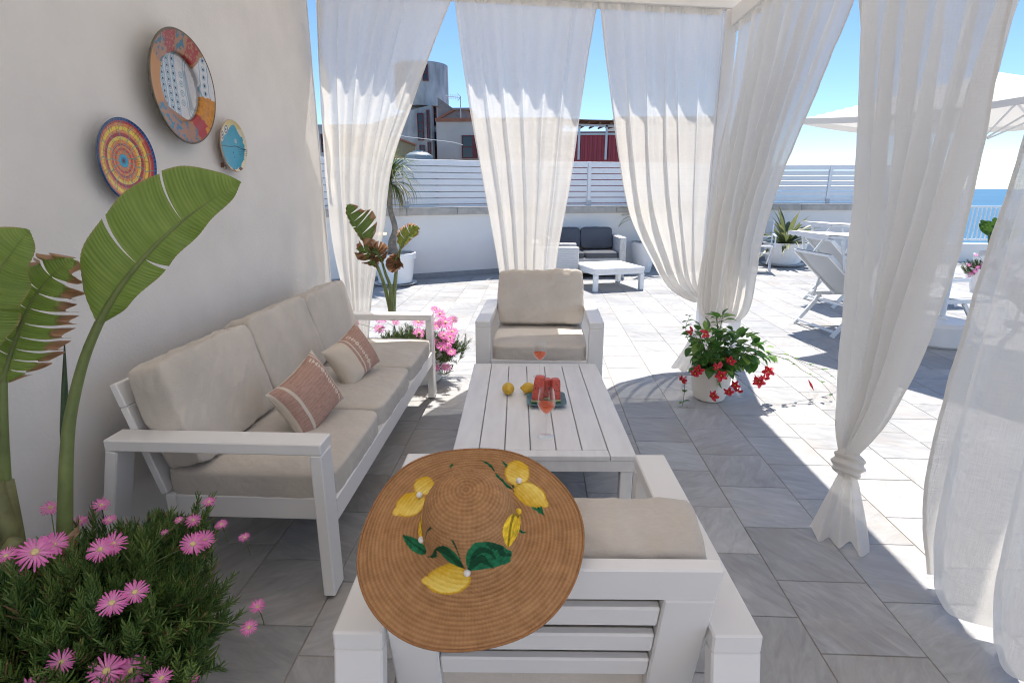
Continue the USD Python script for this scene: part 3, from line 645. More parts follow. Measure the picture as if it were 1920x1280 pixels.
HP = {'A': [-0.0278, -0.0911, -0.0352] , 'A1': [0.0104, -0.0925, -0.0327] , 'A2': [-0.0254, -0.1085, -0.0483] , 'pA': [0.0046, -0.0886, -0.0255] , 'B': [-0.1199, 0.0486, 0.0188] , 'B1': [-0.0947, 0.0626, 0.0259] , 'B2': [-0.1091, 0.0252, 0.011] , 'C': [-0.1013, 0.0877, 0.0377] , 'C1': [-0.1212, 0.0866, 0.0378] , 'C2': [-0.0978, 0.0682, 0.0282] , 'pB': [-0.1053, 0.0638, 0.0272] , 'D': [0.081, 0.1246, 0.0501] , 'D1': [0.1056, 0.1271, 0.0493] , 'D2': [0.0822, 0.0934, 0.037] , 'E': [0.1076, 0.0771, 0.0309] , 'E1': [0.1353, 0.057, 0.0231] , 'E2': [0.1187, 0.0991, 0.0382] , 'pD': [0.085, 0.1025, 0.0412] , 'F0': [-0.0936, 0.0139, 0.012] , 'F1': [-0.0769, -0.0474, 0.0197] , 'pF': [-0.0811, -0.0397, 0.0014] , 'G0': [0.0817, -0.0226, 0.0517] , 'G1': [0.072, -0.0534, 0.0043] , 'pG': [0.0867, 0.0261, 0.0208] , 'L1a': [0.0057, -0.0882, -0.0173] , 'L1b': [0.0496, -0.0819, 0.0333] , 'L2a': [0.0084, -0.0879, -0.0164] , 'L2b': [0.0523, -0.0734, -0.0018] , 'L3a': [-0.0473, -0.082, 0.0209] , 'L3b': [0.0013, -0.0889, -0.0138] , 'L4a': [-0.1227, -0.0104, -0.0072] , 'L4b': [-0.0693, -0.0579, -0.0067] , 'L5a': [0.0742, 0.0828, 0.0336] , 'L5b': [0.1352, 0.0331, 0.0132] , 'L6a': [0.0467, 0.157, 0.0608] , 'L6b': [0.0742, 0.0849, 0.0347] , 'L7a': [0.0025, 0.1569, 0.0598] , 'L7b': [0.0358, 0.125, 0.0499] , 'L8a': [-0.0756, -0.0486, 0.0003] , 'L8b': [-0.0023, -0.0887, -0.0141] , 'L9a': [-0.0571, 0.1317, 0.0523] , 'L9b': [-0.0516, 0.1468, 0.0565] , 'L10a': [0.0872, -0.0147, 0.0166] , 'L10b': [0.1023, -0.0034, 0.0007] , 'L11a': [0.0083, -0.0879, -0.0185] , 'L11b': [0.0505, -0.0755, -0.0203] ,}
hat = thing('sun_hat', 'wide brimmed brown straw hat painted with lemons on the near armchair', 'hat', HC)
P_, T_, seg_ = hat_grid()
V3 = P_.reshape(-1, 3)
STRAW, STRAW_D = np.array([0.455, 0.245, 0.112]), np.array([0.25, 0.118, 0.046])
Rg = np.repeat(seg_[:, None], P_.shape[1], 1)
rows_ = np.round(Rg / 0.0071)
ridge = 0.5 + 0.5 * np.cos(2 * PI * Rg / 0.0071)
stitch = 0.5 + 0.5 * np.cos(T_ * np.maximum(np.round(rows_ * 0.0071 * 2 * PI / 0.0085), 8) + rows_ * 1.7)
nn = meshkit.fbm(P_ * 90, 3, 11)
hc = STRAW_D + (STRAW - STRAW_D) * np.clip(0.28 + 0.45 * ridge + 0.22 * stitch + 0.95 * (nn - 0.5), 0, 1.1)[..., None]
hc = hc.reshape(-1, 3)
def ell(c, e1, e2, p=2.0, nub=None):
    c, a, b = np.array(c), np.array(e1) - np.array(c), np.array(e2) - np.array(c)
    b = b - a * (a @ b) / (a @ a); d = V3 - c; n = np.cross(a, b); n /= np.linalg.norm(n)
    u, v = d @ a / (a @ a), d @ b / (b @ b)
    rr = np.abs(u) ** p + np.abs(v) ** p
    if nub: rr = np.minimum(rr, ((u - nub) / 0.28) ** 2 + (v / 0.34) ** 2)
    rr = rr + 0.18 * (meshkit.noise(V3 * 160, 3) - 0.5)
    return np.where(np.abs(d @ n) < 0.035, rr, 9), u, v
def paint_lemon(c, e1, e2, nub):
    r, u, v = ell(c, e1, e2, nub=nub)
    mm = r < 1.0
    tone = np.clip(0.55 + 0.5 * v + 0.9 * (meshkit.fbm(V3 * 110, 3, 9) - 0.5) + 0.25 * (ridge.reshape(-1) - 0.5), 0, 1)[:, None]
    c1 = np.array([0.62, 0.36, 0.012]) + (np.array([0.85, 0.66, 0.17]) - np.array([0.62, 0.36, 0.012])) * tone
    hc[mm] = c1[mm]
    edge = (r > 0.8) & mm; hc[edge] = (0.62, 0.37, 0.02)
def paint_leaf(a, b, w, bend=0.0, col=(0.012, 0.13, 0.055)):
    a, b = np.array(a), np.array(b); d = b - a; L = np.linalg.norm(d); d /= L
    nrm = np.array([0, -0.35, 0.94]); s = np.cross(nrm, d); s /= np.linalg.norm(s)
    q = V3 - a; t = q @ d / L; o = q @ s - bend * np.sin(np.clip(t, 0, 1) * PI)
    ww = w * np.sin(np.clip(t, 0, 1) * PI) ** 0.8
    mm = (t > 0) & (t < 1) & (np.abs(o) < ww) & (np.linalg.norm(q - np.outer(q @ d, d), axis=1) < 0.06)
    tone = meshkit.fbm(V3 * 150, 2, 5)[:, None]
    c1 = np.array(col) * (0.5 + 1.3 * tone)
    c1 = np.where((np.abs(o) < 0.0012)[:, None], c1 * 0.4, c1)
    hc[mm] = c1[mm]
paint_leaf(HP['L5a'], HP['L5b'], 0.010, 0.006); paint_leaf(HP['L6a'], HP['L6b'], 0.0048, 0.008); paint_leaf(HP['L7a'], HP['L7b'], 0.003, 0.005)
paint_leaf(HP['L7b'], HP['L6b'], 0.0045, -0.004); paint_leaf(HP['L4a'], HP['L4b'], 0.0095, 0.0); paint_leaf(HP['L9a'], HP['L9b'], 0.003); paint_leaf(HP['L10a'], HP['L10b'], 0.003)
paint_lemon(HP['A'], HP['A1'], HP['A2'], -0.92); paint_lemon(HP['C'], HP['C1'], HP['C2'], 0); paint_lemon(HP['B'], HP['B1'], HP['B2'], -0.95)
paint_lemon(HP['D'], HP['D1'], HP['D2'], 0); paint_lemon(HP['E'], HP['E1'], HP['E2'], 0.95)
paint_leaf(HP['F0'], HP['F1'], 0.0075, 0, (0.70, 0.44, 0.03)); paint_leaf(HP['G0'], HP['G1'], 0.0085, 0, (0.75, 0.50, 0.03))
paint_leaf(HP['L8a'], HP['L8b'], 0.0016, 0.006); paint_leaf(HP['L3a'], HP['L3b'], 0.0024, -0.002); paint_leaf(HP['L1a'], HP['L1b'], 0.0082, -0.003); paint_leaf(HP['L2a'], HP['L2b'], 0.005, 0.002); paint_leaf(HP['L11a'], HP['L11b'], 0.002, 0.003)
hm = grid_mesh(P_, wrap=True); hm.faces = hm.faces
nb_crown = int(np.searchsorted(seg_, seg_[-1] * 0.46))
def rows_mesh(a, b):
    Q = P_[a:b]; return grid_mesh(Q, wrap=True), hc.reshape(P_.shape)[a:b].reshape(-1, 3)
mc, cc = rows_mesh(0, nb_crown + 1); obj('crown', mc, PAINT_STRAW, hat, smooth=True, col=cc)
mb, cb = rows_mesh(nb_crown, len(P_)); obj('brim', mb, PAINT_STRAW, hat, smooth=True, col=cb)
obj('brim_edge', tube(np.vstack([P_[-1], P_[-1][:1]]), 0.0022, 6, False), mat('straw_edge', (0.38, 0.18, 0.07), 0.8, var=0.3, vscale=80), hat, smooth=True)
PEARL = mat('white_pearl', (0.78, 0.75, 0.72), 0.2); YPEARL = mat('yellow_bead', (0.75, 0.50, 0.02), 0.3)
for kk, mt_ in (('pA', PEARL), ('pB', PEARL), ('pD', PEARL), ('pF', PEARL), ('pG', YPEARL)):
    obj('bead', sphere(np.array(HP[kk]) + np.array([0, -0.001, 0.0045]), 0.0062, 2), mt_, hat, smooth=True)

# pillows: lie against the back cushions, tilted
pillow('terracotta pillow with cream band leaning where two seat cushions meet', (-0.985, 2.205, 0.565), (0.22, 0.90, 0.30), (-0.42, -0.28, 0.86), 0.33, 0.275, 0.145, paint_near, 5)
pillow('half cream half terracotta pillow farther along the sofa', (-0.985, 2.80, 0.562), (0.28, 0.93, 0.28), (-0.46, -0.16, 0.88), 0.31, 0.26, 0.145, paint_far, 9)

# ------------------------------------------------------------------ painted plates on the wall
def wall_plate(name, lab, y, z, R, painter, prof, rim_col, tilt=0.0):
    t = thing(name, lab, 'plate', (WX + 0.012, y, z), group=None)
    na, nr = 240, len(prof)
    th = np.linspace(0, 2 * PI, na + 1)[:-1]
    prof = np.asarray(prof)
    Rg, Tg = prof[:, 0][:, None] * R + 0 * th, th + 0 * prof[:, 0][:, None]
    Dp = prof[:, 1][:, None] + 0 * th
    A, B = Rg * np.cos(Tg), Rg * np.sin(Tg)
    wob = 1 + 0.006 * np.sin(3 * Tg + 1) * (Rg / R)
    A, B = A * wob, B * wob
    P = np.stack([Dp + tilt * B, A, B], -1)
    obj('glazed_face', grid_mesh(P, wrap=True), PAINT_GLAZE, t, smooth=True, col=painter(Rg / R, Tg, A / R, B / R).reshape(-1, 3))
    e = prof[-1]
    back = [(e[0] * R, e[1]), (e[0] * R + 0.003, e[1] - 0.004), (e[0] * R - 0.004, e[1] - 0.012), (R * 0.55, 0.006), (R * 0.5, 0.0), (0.001, 0.0)]
    Rb = np.array([p[0] for p in back])[:, None] + 0 * th; Db = np.array([p[1] for p in back])[:, None] + 0 * th
    Tb = th + 0 * Rb; w2 = 1 + 0.006 * np.sin(3 * Tb + 1)
    Pb = np.stack([Db + tilt * Rb * np.sin(Tb), Rb * np.cos(Tb) * w2, Rb * np.sin(Tb) * w2], -1)
    obj('rim_and_back', grid_mesh(Pb, wrap=True), rim_col, t, smooth=40)
def lerp_prof(pts, n):
    pts = np.array(pts); r = np.linspace(pts[0, 0], 1.0, n); return np.stack([r, PchipInterpolator(pts[:, 0], pts[:, 1])(r)], 1)
def nz(A, B, s, seed): return meshkit.fbm(np.stack([A * s, B * s, A * 0 + seed], -1), 3, seed)
def paint_rings(r, th, A, B):
    C = lambda *c: np.array(c)
    stops = [(0.05, C(.10, .02, .02)), (0.09, C(.01, .20, .40)), (0.16, C(.02, .32, .50)), (0.175, C(.45, .05, .03)), (0.25, C(.62, .20, .05)), (0.31, C(.48, .06, .05)), (0.37, C(.66, .22, .06)), (0.42, C(.30, .03, .06)), (0.50, C(.66, .22, .05)),
             (0.58, C(.70, .50, .05)), (0.66, C(.32, .035, .06)), (0.73, C(.62, .19, .05)), (0.82, C(.72, .52, .06)), (0.90, C(.64, .20, .05)), (0.945, C(.42, .04, .06)), (2.0, C(.012, .10, .30))]
    rn = r + 0.018 * (nz(A, B, 9, 3) - 0.5)
    out = np.zeros(r.shape + (3,)); lo = -1
    for k, (s, c) in enumerate(stops):
        mm = (rn > lo) & (rn <= s); lo = s
        cc = c * (0.75 + 0.5 * nz(A, B, 40, 5 + k))[..., None]
        out[mm] = cc[mm]
    red = (((th * 60 / (2 * PI)) % 1) < 0.3) & (nz(A, B, 12, 9) > 0.52) & (r > 0.17) & (r < 0.94)
    out[red] = out[red] * 0.6
    right_ = (r > 0.80) & (r < 0.945) & (np.cos(th + 0.15) > 0.72); out[right_] = out[right_] * 0.35 + np.array([.36, .02, .03]) * 0.65
    for k in range(13):
        a = (th - k * 2 * PI / 13 - 0.2 + 0.05 * np.sin(r * 20 + k) + PI) % (2 * PI) - PI
        mm = (np.abs(a) * r < 0.011) & (r > 0.18) & (r < 0.93); out[mm] = (0.05, 0.27, 0.20)
    for s in (0.18, 0.40, 0.56, 0.70, 0.86):
        mm = np.abs(rn - s) < 0.006; out[mm] = out[mm] * 0.4 + np.array([.5, .42, .36]) * 0.6
    dots = (r > 0.955) & (((th * 62 / (2 * PI)) % 1) < 0.45); out[dots] = (0.006, 0.03, 0.13)
    return out
def paint_patch(r, th, A, B):
    n = nz(A, B, 14, 3); n2 = nz(A, B, 34, 6)
    OC, SA, RE, WH, BL, OR = (np.array(c) for c in ((.47, .20, .035), (.33, .155, .075), (.30, .022, .022), (.56, .56, .58), (.025, .12, .19), (.50, .20, .015)))
    d = np.degrees(th + 0.12 * (n - 0.5)) % 360
    out = np.broadcast_to(SA, r.shape + (3,)).copy()
    rim = r > 0.60
    out[rim & (d > 150) & (d < 205)] = OC
    blot = (nz(A, B, 16, 12) > 0.56)
    out[rim & (d > 205) & (d < 290) & blot] = BL * 1.3
    out[rim & (d > 122) & (d < 150) & blot] = BL
    out[rim & (d > 76) & (d < 96) & blot] = BL
    out[rim & (d > 98) & (d < 122) & (n2 < 0.62)] = RE
    out[rim & (d > 50) & (d < 74) & (n2 < 0.60)] = RE
    out[rim & (d > 290) & (d < 316)] = RE * 1.15
    white = ((r <= 0.60) | (rim & ((d < 44) | (d > 352)))) & ~(A * 0.35 + B < -0.47)
    w = WH * (0.9 + 0.2 * n2)[..., None]
    out[white] = w[white]
    for k, x in enumerate((-0.47, -0.40, -0.29, -0.22, -0.12, -0.04, 0.05, 0.30, 0.36, 0.62, 0.84)):
        mm = white & (np.abs(A + 0.06 * B - x - 0.008 * np.sin(B * 30 + k)) < 0.010); out[mm] = out[mm] * 0.25 + np.array([.10, .27, .42]) * 0.75
    for x, st, rad in ((-0.35, 0.105, 0.024), (-0.17, 0.12, 0.024), (0.0, 0.125, 0.026), (0.73, 0.15, 0.026)):
        k = np.round(B / st); q = np.hypot(A + 0.06 * B - x, B - k * st)
        out[white & (q < rad)] = (0.02, 0.03, 0.07)
        mm = white & (np.abs(q - 0.045) < 0.010); out[mm] = out[mm] * 0.3 + np.array([.12, .33, .46]) * 0.7
    for b in (0.25, 0.09, -0.08, -0.25):
        q = np.hypot(A - 0.20, B - b); aa = np.arctan2(B - b, A - 0.20)
        mm = white & (np.abs(((q * 1.0 / 0.034 - aa / (2 * PI)) % 1) - 0.5) < 0.2) & (q < 0.068); out[mm] = (0.07, 0.24, 0.33)
    teal = white & (np.abs(A + 0.18 * B - 0.38) < 0.05) & (B < 0.35) & (B > -0.36); out[teal] = out[teal] * 0.5 + np.array([.13, .24, .30]) * 0.5
    org = ((A * 0.35 + B < -0.47 + 0.05 * np.sin(A * 22)) & (A > 0.02) & (d > 290)) | (rim & (d > 316) & (d < 353))
    oc = OR * (0.7 + 0.6 * nz(A, B, 22, 15))[..., None]; out[org & ~((d > 290) & (d < 308) & rim)] = oc[org & ~((d > 290) & (d < 308) & rim)]
    ln = np.abs(r - 0.60 + 0.012 * (n - 0.5)) < 0.012; out[ln] = out[ln] * 0.55
    out[r > 0.975] = (0.10, 0.07, 0.03)
    return out
def paint_blue(r, th, A, B):
    n = nz(A, B, 10, 3)
    out = np.zeros(r.shape + (3,)); out[:] = np.array([.025, .27, .40]) 
    out *= (0.8 + 0.4 * nz(A, B, 26, 4))[..., None]
    cream = (r + 0.10 * (n - 0.5) > 0.90) | (B > 0.62 + 0.22 * np.sin(A * 5 + 0.5)) | (np.hypot(A + 0.72, B - 0.35) < 0.22)
    out[cream] = np.array([.64, .58, .42])
    top_ = cream & (B > 0.7); out[top_] = np.array([.62, .50, .22])
    for a, b in ((-0.62, 0.38), (-0.30, 0.62)):
        q = np.hypot(A - a, B - b)
        out[(q < 0.17)] = np.array([.62, .60, .56]); out[np.abs(q - 0.13) < 0.022] = (.03, .05, .12); out[q < 0.055] = (.02, .02, .05)
    q = np.hypot(A - 0.42, B - 0.22); out[q < 0.085] = np.array([.6, .62, .6]); out[np.abs(q - 0.05) < 0.018] = (.02, .14, .2)
    ln = np.abs(B + 0.02 - 0.05 * np.sin(A * 5) * (0.4 + A)) < 0.018; out[ln & (r < 0.95)] = (.008, .05, .09)
    for a, b in ((0.16, -0.24), (0.22, -0.42)): out[np.hypot(A - a, B - b) < 0.035] = (.01, .04, .08)
    wh = (A > 0.5) & (np.abs((B * 14) % 1 - 0.5) < 0.10) & (B < 0.05) & (B > -0.35); out[wh] = (.01, .08, .12)
    out[(r > 0.90) & (B < -0.80) & (((th * 40) % 1) < 0.4)] = (.12, .05, .03)
    return out
RIM_B = mat('blue_glaze', (0.012, 0.08, 0.22), 0.3, var=0.5, vscale=90); RIM_D = mat('dark_glaze', (0.10, 0.08, 0.045), 0.35, var=0.4, vscale=40); RIM_P = mat('terracotta_rim', (0.52, 0.36, 0.26), 0.5, var=0.3, vscale=40)
wall_plate('wall_plate', 'round plate painted with red orange and yellow rings and blue dotted rim', 2.140, 1.532, 0.151, paint_rings, lerp_prof([(0.003, 0.014), (0.5, 0.018), (0.85, 0.026), (1.0, 0.038)], 120), RIM_B, 0.02)
wall_plate('wall_plate', 'largest wall plate with patchwork rim and pale blue patterned centre', 2.530, 1.850, 0.226, paint_patch, lerp_prof([(0.003, 0.016), (0.5, 0.018), (0.585, 0.024), (0.63, 0.046), (0.85, 0.055), (1.0, 0.062)], 170), RIM_D, 0.03)
wall_plate('wall_plate', 'small turquoise plate with cream edge and little painted eyes', 2.925, 1.640, 0.124, paint_blue, lerp_prof([(0.003, 0.014), (0.55, 0.017), (0.88, 0.026), (1.0, 0.036)], 110), RIM_P, 0.02)

# ------------------------------------------------------------------ curtains
def curtain(name, label, rows, nf, amp, seed, nu=None, nv=90, parts=(), heading=None, material=None, base=None, fold_pow=1.0, group=None):
    'rows: (t, left xyz, right xyz, amplitude factor); nf: number of folds; a sheet of linen hung along the top row'
    rows = sorted(rows, key=lambda r: r[0])
    t = np.array([r[0] for r in rows]); Lp = PchipInterpolator(t, np.array([r[1] for r in rows], float)); Rp = PchipInterpolator(t, np.array([r[2] for r in rows], float)); Ap = PchipInterpolator(t, np.array([r[3] for r in rows], float))
    nu = nu or nf * 22
    V, U = np.meshgrid(np.linspace(0, 1, nv), np.linspace(0, 1, nu), indexing='ij')
    r_ = np.random.default_rng(seed)
    L, R, A = Lp(V[:, 0])[:, None], Rp(V[:, 0])[:, None], Ap(V[:, 0])[:, None]
    d = R - L; wd = np.linalg.norm(d[..., :2], axis=-1, keepdims=True)
    nrm = np.stack([-d[..., 1], d[..., 0], 0 * d[..., 0]], -1) / np.maximum(np.linalg.norm(d[..., :2], axis=-1)[..., None], 1e-6)
    warp = U + 0.35 / nf * (meshkit.noise(np.stack([U * nf * 0.7 + seed, V * 1.3, U * 0], -1), seed) - 0.5) * 2
    ph = 2 * PI * nf * warp
    sharp = np.sin(ph + 0.55 * np.sin(ph)) 
    mod = 0.45 + 0.9 * meshkit.noise(np.stack([U * nf * 0.5 + 9, V * 1.1 + seed, U * 0], -1), seed + 3)
    fine = 0.22 * np.sin(2.3 * ph + 4 * meshkit.noise(np.stack([U * 6, V * 2, U * 0], -1), seed + 5)) * np.clip(1.3 - 1.4 * V, 0.15, 1)
    F = (sharp * mod + fine) * A * amp
    slow = (meshkit.fbm(np.stack([U * 2.0 + seed, V * 1.6, U * 0 + 3], -1), 3, seed + 7) - 0.5) * amp * 1.6 * np.clip(V * 3, 0, 1)
    Pm = L + d * U[..., None] + nrm * (F + slow)[..., None]
    Pm = Pm + d / np.maximum(wd, 1e-6) * (0.35 * amp * A * np.cos(ph) * mod)[..., None] * np.clip(wd * 3, 0, 1)
    crease = (meshkit.fbm(Pm * np.array([9, 9, 5]) + seed, 4, seed + 11) - 0.5) * 0.018
    Pm = Pm + nrm * crease[..., None]
    th = thing(name, label, 'curtain', base if base is not None else rows[-1][1], group=group)
    obj('cloth', grid_mesh(Pm), material or LINEN, th, smooth=True, world=True)
    for e, idx in (('side_hem', 0), ('side_hem', -1)):
        e_ = Pm[:, idx]; w = Pm[:, 1 if idx == 0 else -2] - e_
        w = w / np.maximum(np.linalg.norm(w, axis=1, keepdims=True), 1e-6) * 0.012
        off = nrm[:, 0 if idx == 0 else -1] * 0.0015
        obj('side_hem', grid_mesh(np.stack([e_ + off, e_ + w + off], 1)), LINEN_D, th, smooth=True, world=True)
    if heading:
        x = np.linspace(0, 1, nf * 30)
        z0 = heading; hrows = []
        for zz, k in ((z0, 0.4), (z0 - 0.03, 1.0), (z0 - 0.075, 1.0), (z0 - 0.09, 0.5)):
            ll, rr = np.array(rows[0][1], float), np.array(rows[0][2], float)
            b = ll + (rr - ll) * x[:, None]; b[:, 2] = zz
            n0 = nrm[0, 0]
            b = b - n0 * (0.012 * k + 0.006 * np.sin(x * nf * 24 + 3 * np.sin(x * nf * 5)) * k)[:, None]
            hrows.append(b)
        obj('heading', grid_mesh(np.array(hrows)), LINEN_D, th, smooth=True, world=True)
    return th, Pm
def knot(th, c, r, h, seed, ax=(0, 0, 1)):
    'wrapped band of cloth round a tied curtain'
    na, nv = 72, 26
    T, V = np.meshgrid(np.linspace(0, 2 * PI, na + 1)[:-1], np.linspace(0, 1, nv))
    prof = np.sin(V * PI) ** 0.45
    wr = 0.10 * np.sin(V * 17 + 1.2 * np.sin(T + seed)) + 0.08 * (meshkit.noise(np.stack([np.cos(T) * 3, np.sin(T) * 3, V * 4 + seed], -1), seed) - 0.5)
    rr = r * (0.55 + 0.45 * prof + wr * prof)
    P = np.stack([rr * np.cos(T), rr * np.sin(T), (V - 0.5) * h + 0.02 * np.sin(T + seed)], -1)
    M = trimesh.geometry.align_vectors([0, 0, 1], np.array(ax, float) / np.linalg.norm(ax))[:3, :3]
    obj('knot', grid_mesh(P @ M.T + np.array(c), wrap=True), LINEN_D, th, smooth=True, world=True)
def on_back(x, o=0.0): return yb(x, o)
ZB = 2.70
cg = 'sheer white curtains round the pergola'
# curtain by the wall
th, _ = curtain('curtain', 'sheer white curtain tied against the end of the house wall', [
    (0.00, (-1.50, on_back(-1.50), ZB), (-0.605, on_back(-0.605), ZB), 0.8),
    (0.30, (-1.575, 4.18, 2.05), (-0.90, 4.25, 2.05), 1.1),
    (0.50, (-1.585, 4.215, 1.55), (-1.10, 4.22, 1.55), 1.0),
    (0.66, (-1.575, 4.215, 1.12), (-1.175, 4.20, 1.12), 0.9),
    (0.84, (-1.505, 4.19, 0.62), (-1.29, 4.17, 0.60), 0.8),
    (1.00, (-1.45, 4.15, 0.02), (-1.36, 4.14, 0.02), 0.7)], 6, 0.042, 3, nv=110, heading=2.76)
hem = np.array([[(-1.545 + 0.03 * s + 0.012 * math.sin(6 * k / 40 * PI) * s, 4.212 + 0.012 * math.cos(4 * k / 40 * PI), 2.70 - k / 40 * 1.30) for s in (0, 0.33, 0.66, 1)] for k in range(41)])
obj('turned_edge', grid_mesh(hem), LINEN_D, th, smooth=True, world=True)
# middle curtain behind the far armchair
curtain('curtain', 'sheer white curtain hanging behind the far armchair', [
    (0.00, (-0.605, on_back(-0.605), ZB), (0.415, on_back(0.415), ZB), 0.8),
    (0.30, (-0.53, 4.34, 2.05), (0.31, 4.47, 2.05), 1.0),
    (0.55, (-0.435, 4.36, 1.50), (0.235, 4.46, 1.50), 1.15),
    (0.85, (-0.30, 4.38, 0.70), (0.125, 4.44, 0.72), 1.3),
    (1.00, (-0.22, 4.39, 0.02), (0.10, 4.44, 0.02), 1.2)], 6, 0.042, 5, heading=2.76)
# right back curtain, drawn to the corner post
curtain('curtain', 'sheer white curtain swept sideways to the corner post', [
    (0.00, (0.405, on_back(0.405), ZB), (1.335, on_back(1.335), ZB), 0.8),
    (0.30, (0.525, 4.52, 2.0), (1.34, 4.70, 2.05), 1.0),
    (0.58, (0.71, 4.54, 1.25), (1.335, 4.70, 1.45), 1.0),
    (0.76, (0.90, 4.56, 0.90), (1.33, 4.69, 1.05), 0.9),
    (0.90, (1.10, 4.57, 0.62), (1.34, 4.67, 0.72), 0.8),
    (1.00, (1.30, 4.56, 0.52), (1.36, 4.63, 0.60), 0.6)], 6, 0.044, 8, heading=2.76)
# side curtain tied low at the corner post
th4, _ = curtain('curtain', 'sheer white curtain gathered and tied low on the corner post behind the red flowers', [
    (0.00, (1.43, 4.60, 2.56), (1.43, 2.75, 2.56), 0.7),
    (0.13, (1.43, 4.60, 2.28), (1.45, 3.00, 2.28), 0.9),
    (0.42, (1.40, 4.58, 1.60), (1.50, 3.62, 1.62), 1.0),
    (0.66, (1.36, 4.57, 1.05), (1.54, 3.98, 1.05), 1.1),
    (0.86, (1.32, 4.54, 0.62), (1.56, 4.10, 0.60), 1.1),
    (0.95, (1.33, 4.50, 0.47), (1.52, 4.18, 0.46), 0.8),
    (1.00, (1.36, 4.46, 0.43), (1.45, 4.30, 0.42), 0.5)], 8, 0.05, 13, nv=110, heading=2.62, material=LINEN_S)
tail = [(0.0, (1.35, 4.46, 0.45), (1.46, 4.34, 0.45), 0.5), (0.4, (1.25, 4.42, 0.26), (1.46, 4.26, 0.26), 0.8), (1.0, (1.09, 4.33, 0.03), (1.42, 4.17, 0.03), 1.0)]
def tail_part(th, rows, nf, amp, seed):
    t = np.array([r[0] for r in rows]); Lp, Rp, Ap = (PchipInterpolator(t, np.array([r[k] for r in rows], float)) for k in (1, 2, 3))
    V, U = np.meshgrid(np.linspace(0, 1, 40), np.linspace(0, 1, nf * 20), indexing='ij')
    L, R, A = Lp(V[:, 0])[:, None], Rp(V[:, 0])[:, None], Ap(V[:, 0])[:, None]
    d = R - L; n = np.stack([-d[..., 1], d[..., 0], 0 * d[..., 0]], -1); n /= np.maximum(np.linalg.norm(n, axis=-1, keepdims=True), 1e-6)
    ph = 2 * PI * nf * (U + 0.1 * np.sin(V * 2 + seed))
    P = L + d * U[..., None] + n * (np.sin(ph + 0.5 * np.sin(ph)) * A * amp + 0.02 * (meshkit.fbm(np.stack([U * 4, V * 3, U * 0 + seed], -1), 3, seed) - 0.5))[..., None]
    P[..., 2] = np.maximum(P[..., 2] + 0.012 * np.sin(ph * 0.5 + seed) * V, 0.004)
    obj('tail', grid_mesh(P), LINEN_S, th, smooth=True, world=True)
tail_part(th4, tail, 4, 0.035, 3)
knot(th4, (1.415, 4.37, 0.43), 0.075, 0.09, 2)
# foreground curtain with a big knot
th5, _ = curtain('curtain', 'sheer white curtain knotted just above the floor at the right', [
    (0.00, (1.44, 3.02, 2.58), (1.44, 1.84, 2.58), 0.85),
    (0.16, (1.44, 2.88, 2.25), (1.44, 1.90, 2.25), 1.0),
    (0.45, (1.44, 2.70, 1.55), (1.43, 2.00, 1.52), 1.1),
    (0.66, (1.43, 2.62, 1.05), (1.42, 2.06, 1.00), 1.1),
    (0.84, (1.41, 2.52, 0.60), (1.40, 2.12, 0.58), 0.9),
    (0.95, (1.37, 2.36, 0.34), (1.36, 2.20, 0.34), 0.6),
    (1.00, (1.35, 2.28, 0.28), (1.34, 2.22, 0.28), 0.4)], 6, 0.055, 21, nv=120, heading=2.62, material=LINEN_S)
tail_part(th5, [(0.0, (1.335, 2.27, 0.26), (1.36, 2.20, 0.26), 0.4), (0.4, (1.27, 2.22, 0.14), (1.37, 2.12, 0.14), 0.8), (1.0, (1.165, 2.13, 0.012), (1.345, 1.99, 0.012), 1.0)], 3, 0.035, 7)
knot(th5, (1.35, 2.235, 0.285), 0.062, 0.105, 4, (0.15, 0.1, 1))
# nearest curtain at the right edge
curtain('curtain', 'loose white curtain hanging to the floor at the right edge', [
    (0.00, (1.44, 1.80, 2.58), (1.44, 0.72, 2.58), 0.8),
    (0.35, (1.44, 1.86, 1.75), (1.43, 0.72, 1.75), 1.0),
    (0.70, (1.44, 1.93, 0.75), (1.43, 0.74, 0.75), 1.2),
    (0.88, (1.44, 1.92, 0.32), (1.46, 0.76, 0.30), 1.3),
    (1.00, (1.455, 1.86, 0.045), (1.50, 0.80, 0.03), 1.2)], 5, 0.06, 34, nv=120, heading=2.62, material=LINEN_S)

# ------------------------------------------------------------------ plants
def jitter_frames(dirs, ups=None):
    d = dirs / np.linalg.norm(dirs, axis=1, keepdims=True)
    ref = np.where(np.abs(d[:, 2:]) < 0.95, [0, 0, 1.0], [1.0, 0, 0]) if ups is None else ups
    a = np.cross(ref, d); a /= np.linalg.norm(a, axis=1, keepdims=True) + 1e-9
    b = np.cross(d, a)
    return a, b, d
def stamp(V, F, pos, a, b, d, sc):
    'copies of a template (x=a, y=b, z=d) joined into one mesh'
    P = pos[:, None] + sc[:, None, None] * (V[None, :, 0:1] * a[:, None] + V[None, :, 1:2] * b[:, None] + V[None, :, 2:3] * d[:, None])
    Fo = F[None] + (np.arange(len(pos)) * len(V))[:, None, None]
    return P.reshape(-1, 3), Fo.reshape(-1, 3)
def finger_leaf():
    n, s = 4, 3
    z = np.array([0, 0.35, 0.72, 1.0]); r = np.array([0.055, 0.075, 0.06, 0.008]); bend = 0.22 * z ** 2
    v = [[r[i] * math.cos(k * 2 * PI / s), bend[i] + r[i] * math.sin(k * 2 * PI / s), z[i]] for i in range(n) for k in range(s)]
    f = []
    for i in range(n - 1):
        for k in range(s):
            p, q = i * s + k, i * s + (k + 1) % s
            f += [(p, q, q + s), (p, q + s, p + s)]
    return np.array(v), np.array(f)
LV, LF = finger_leaf()
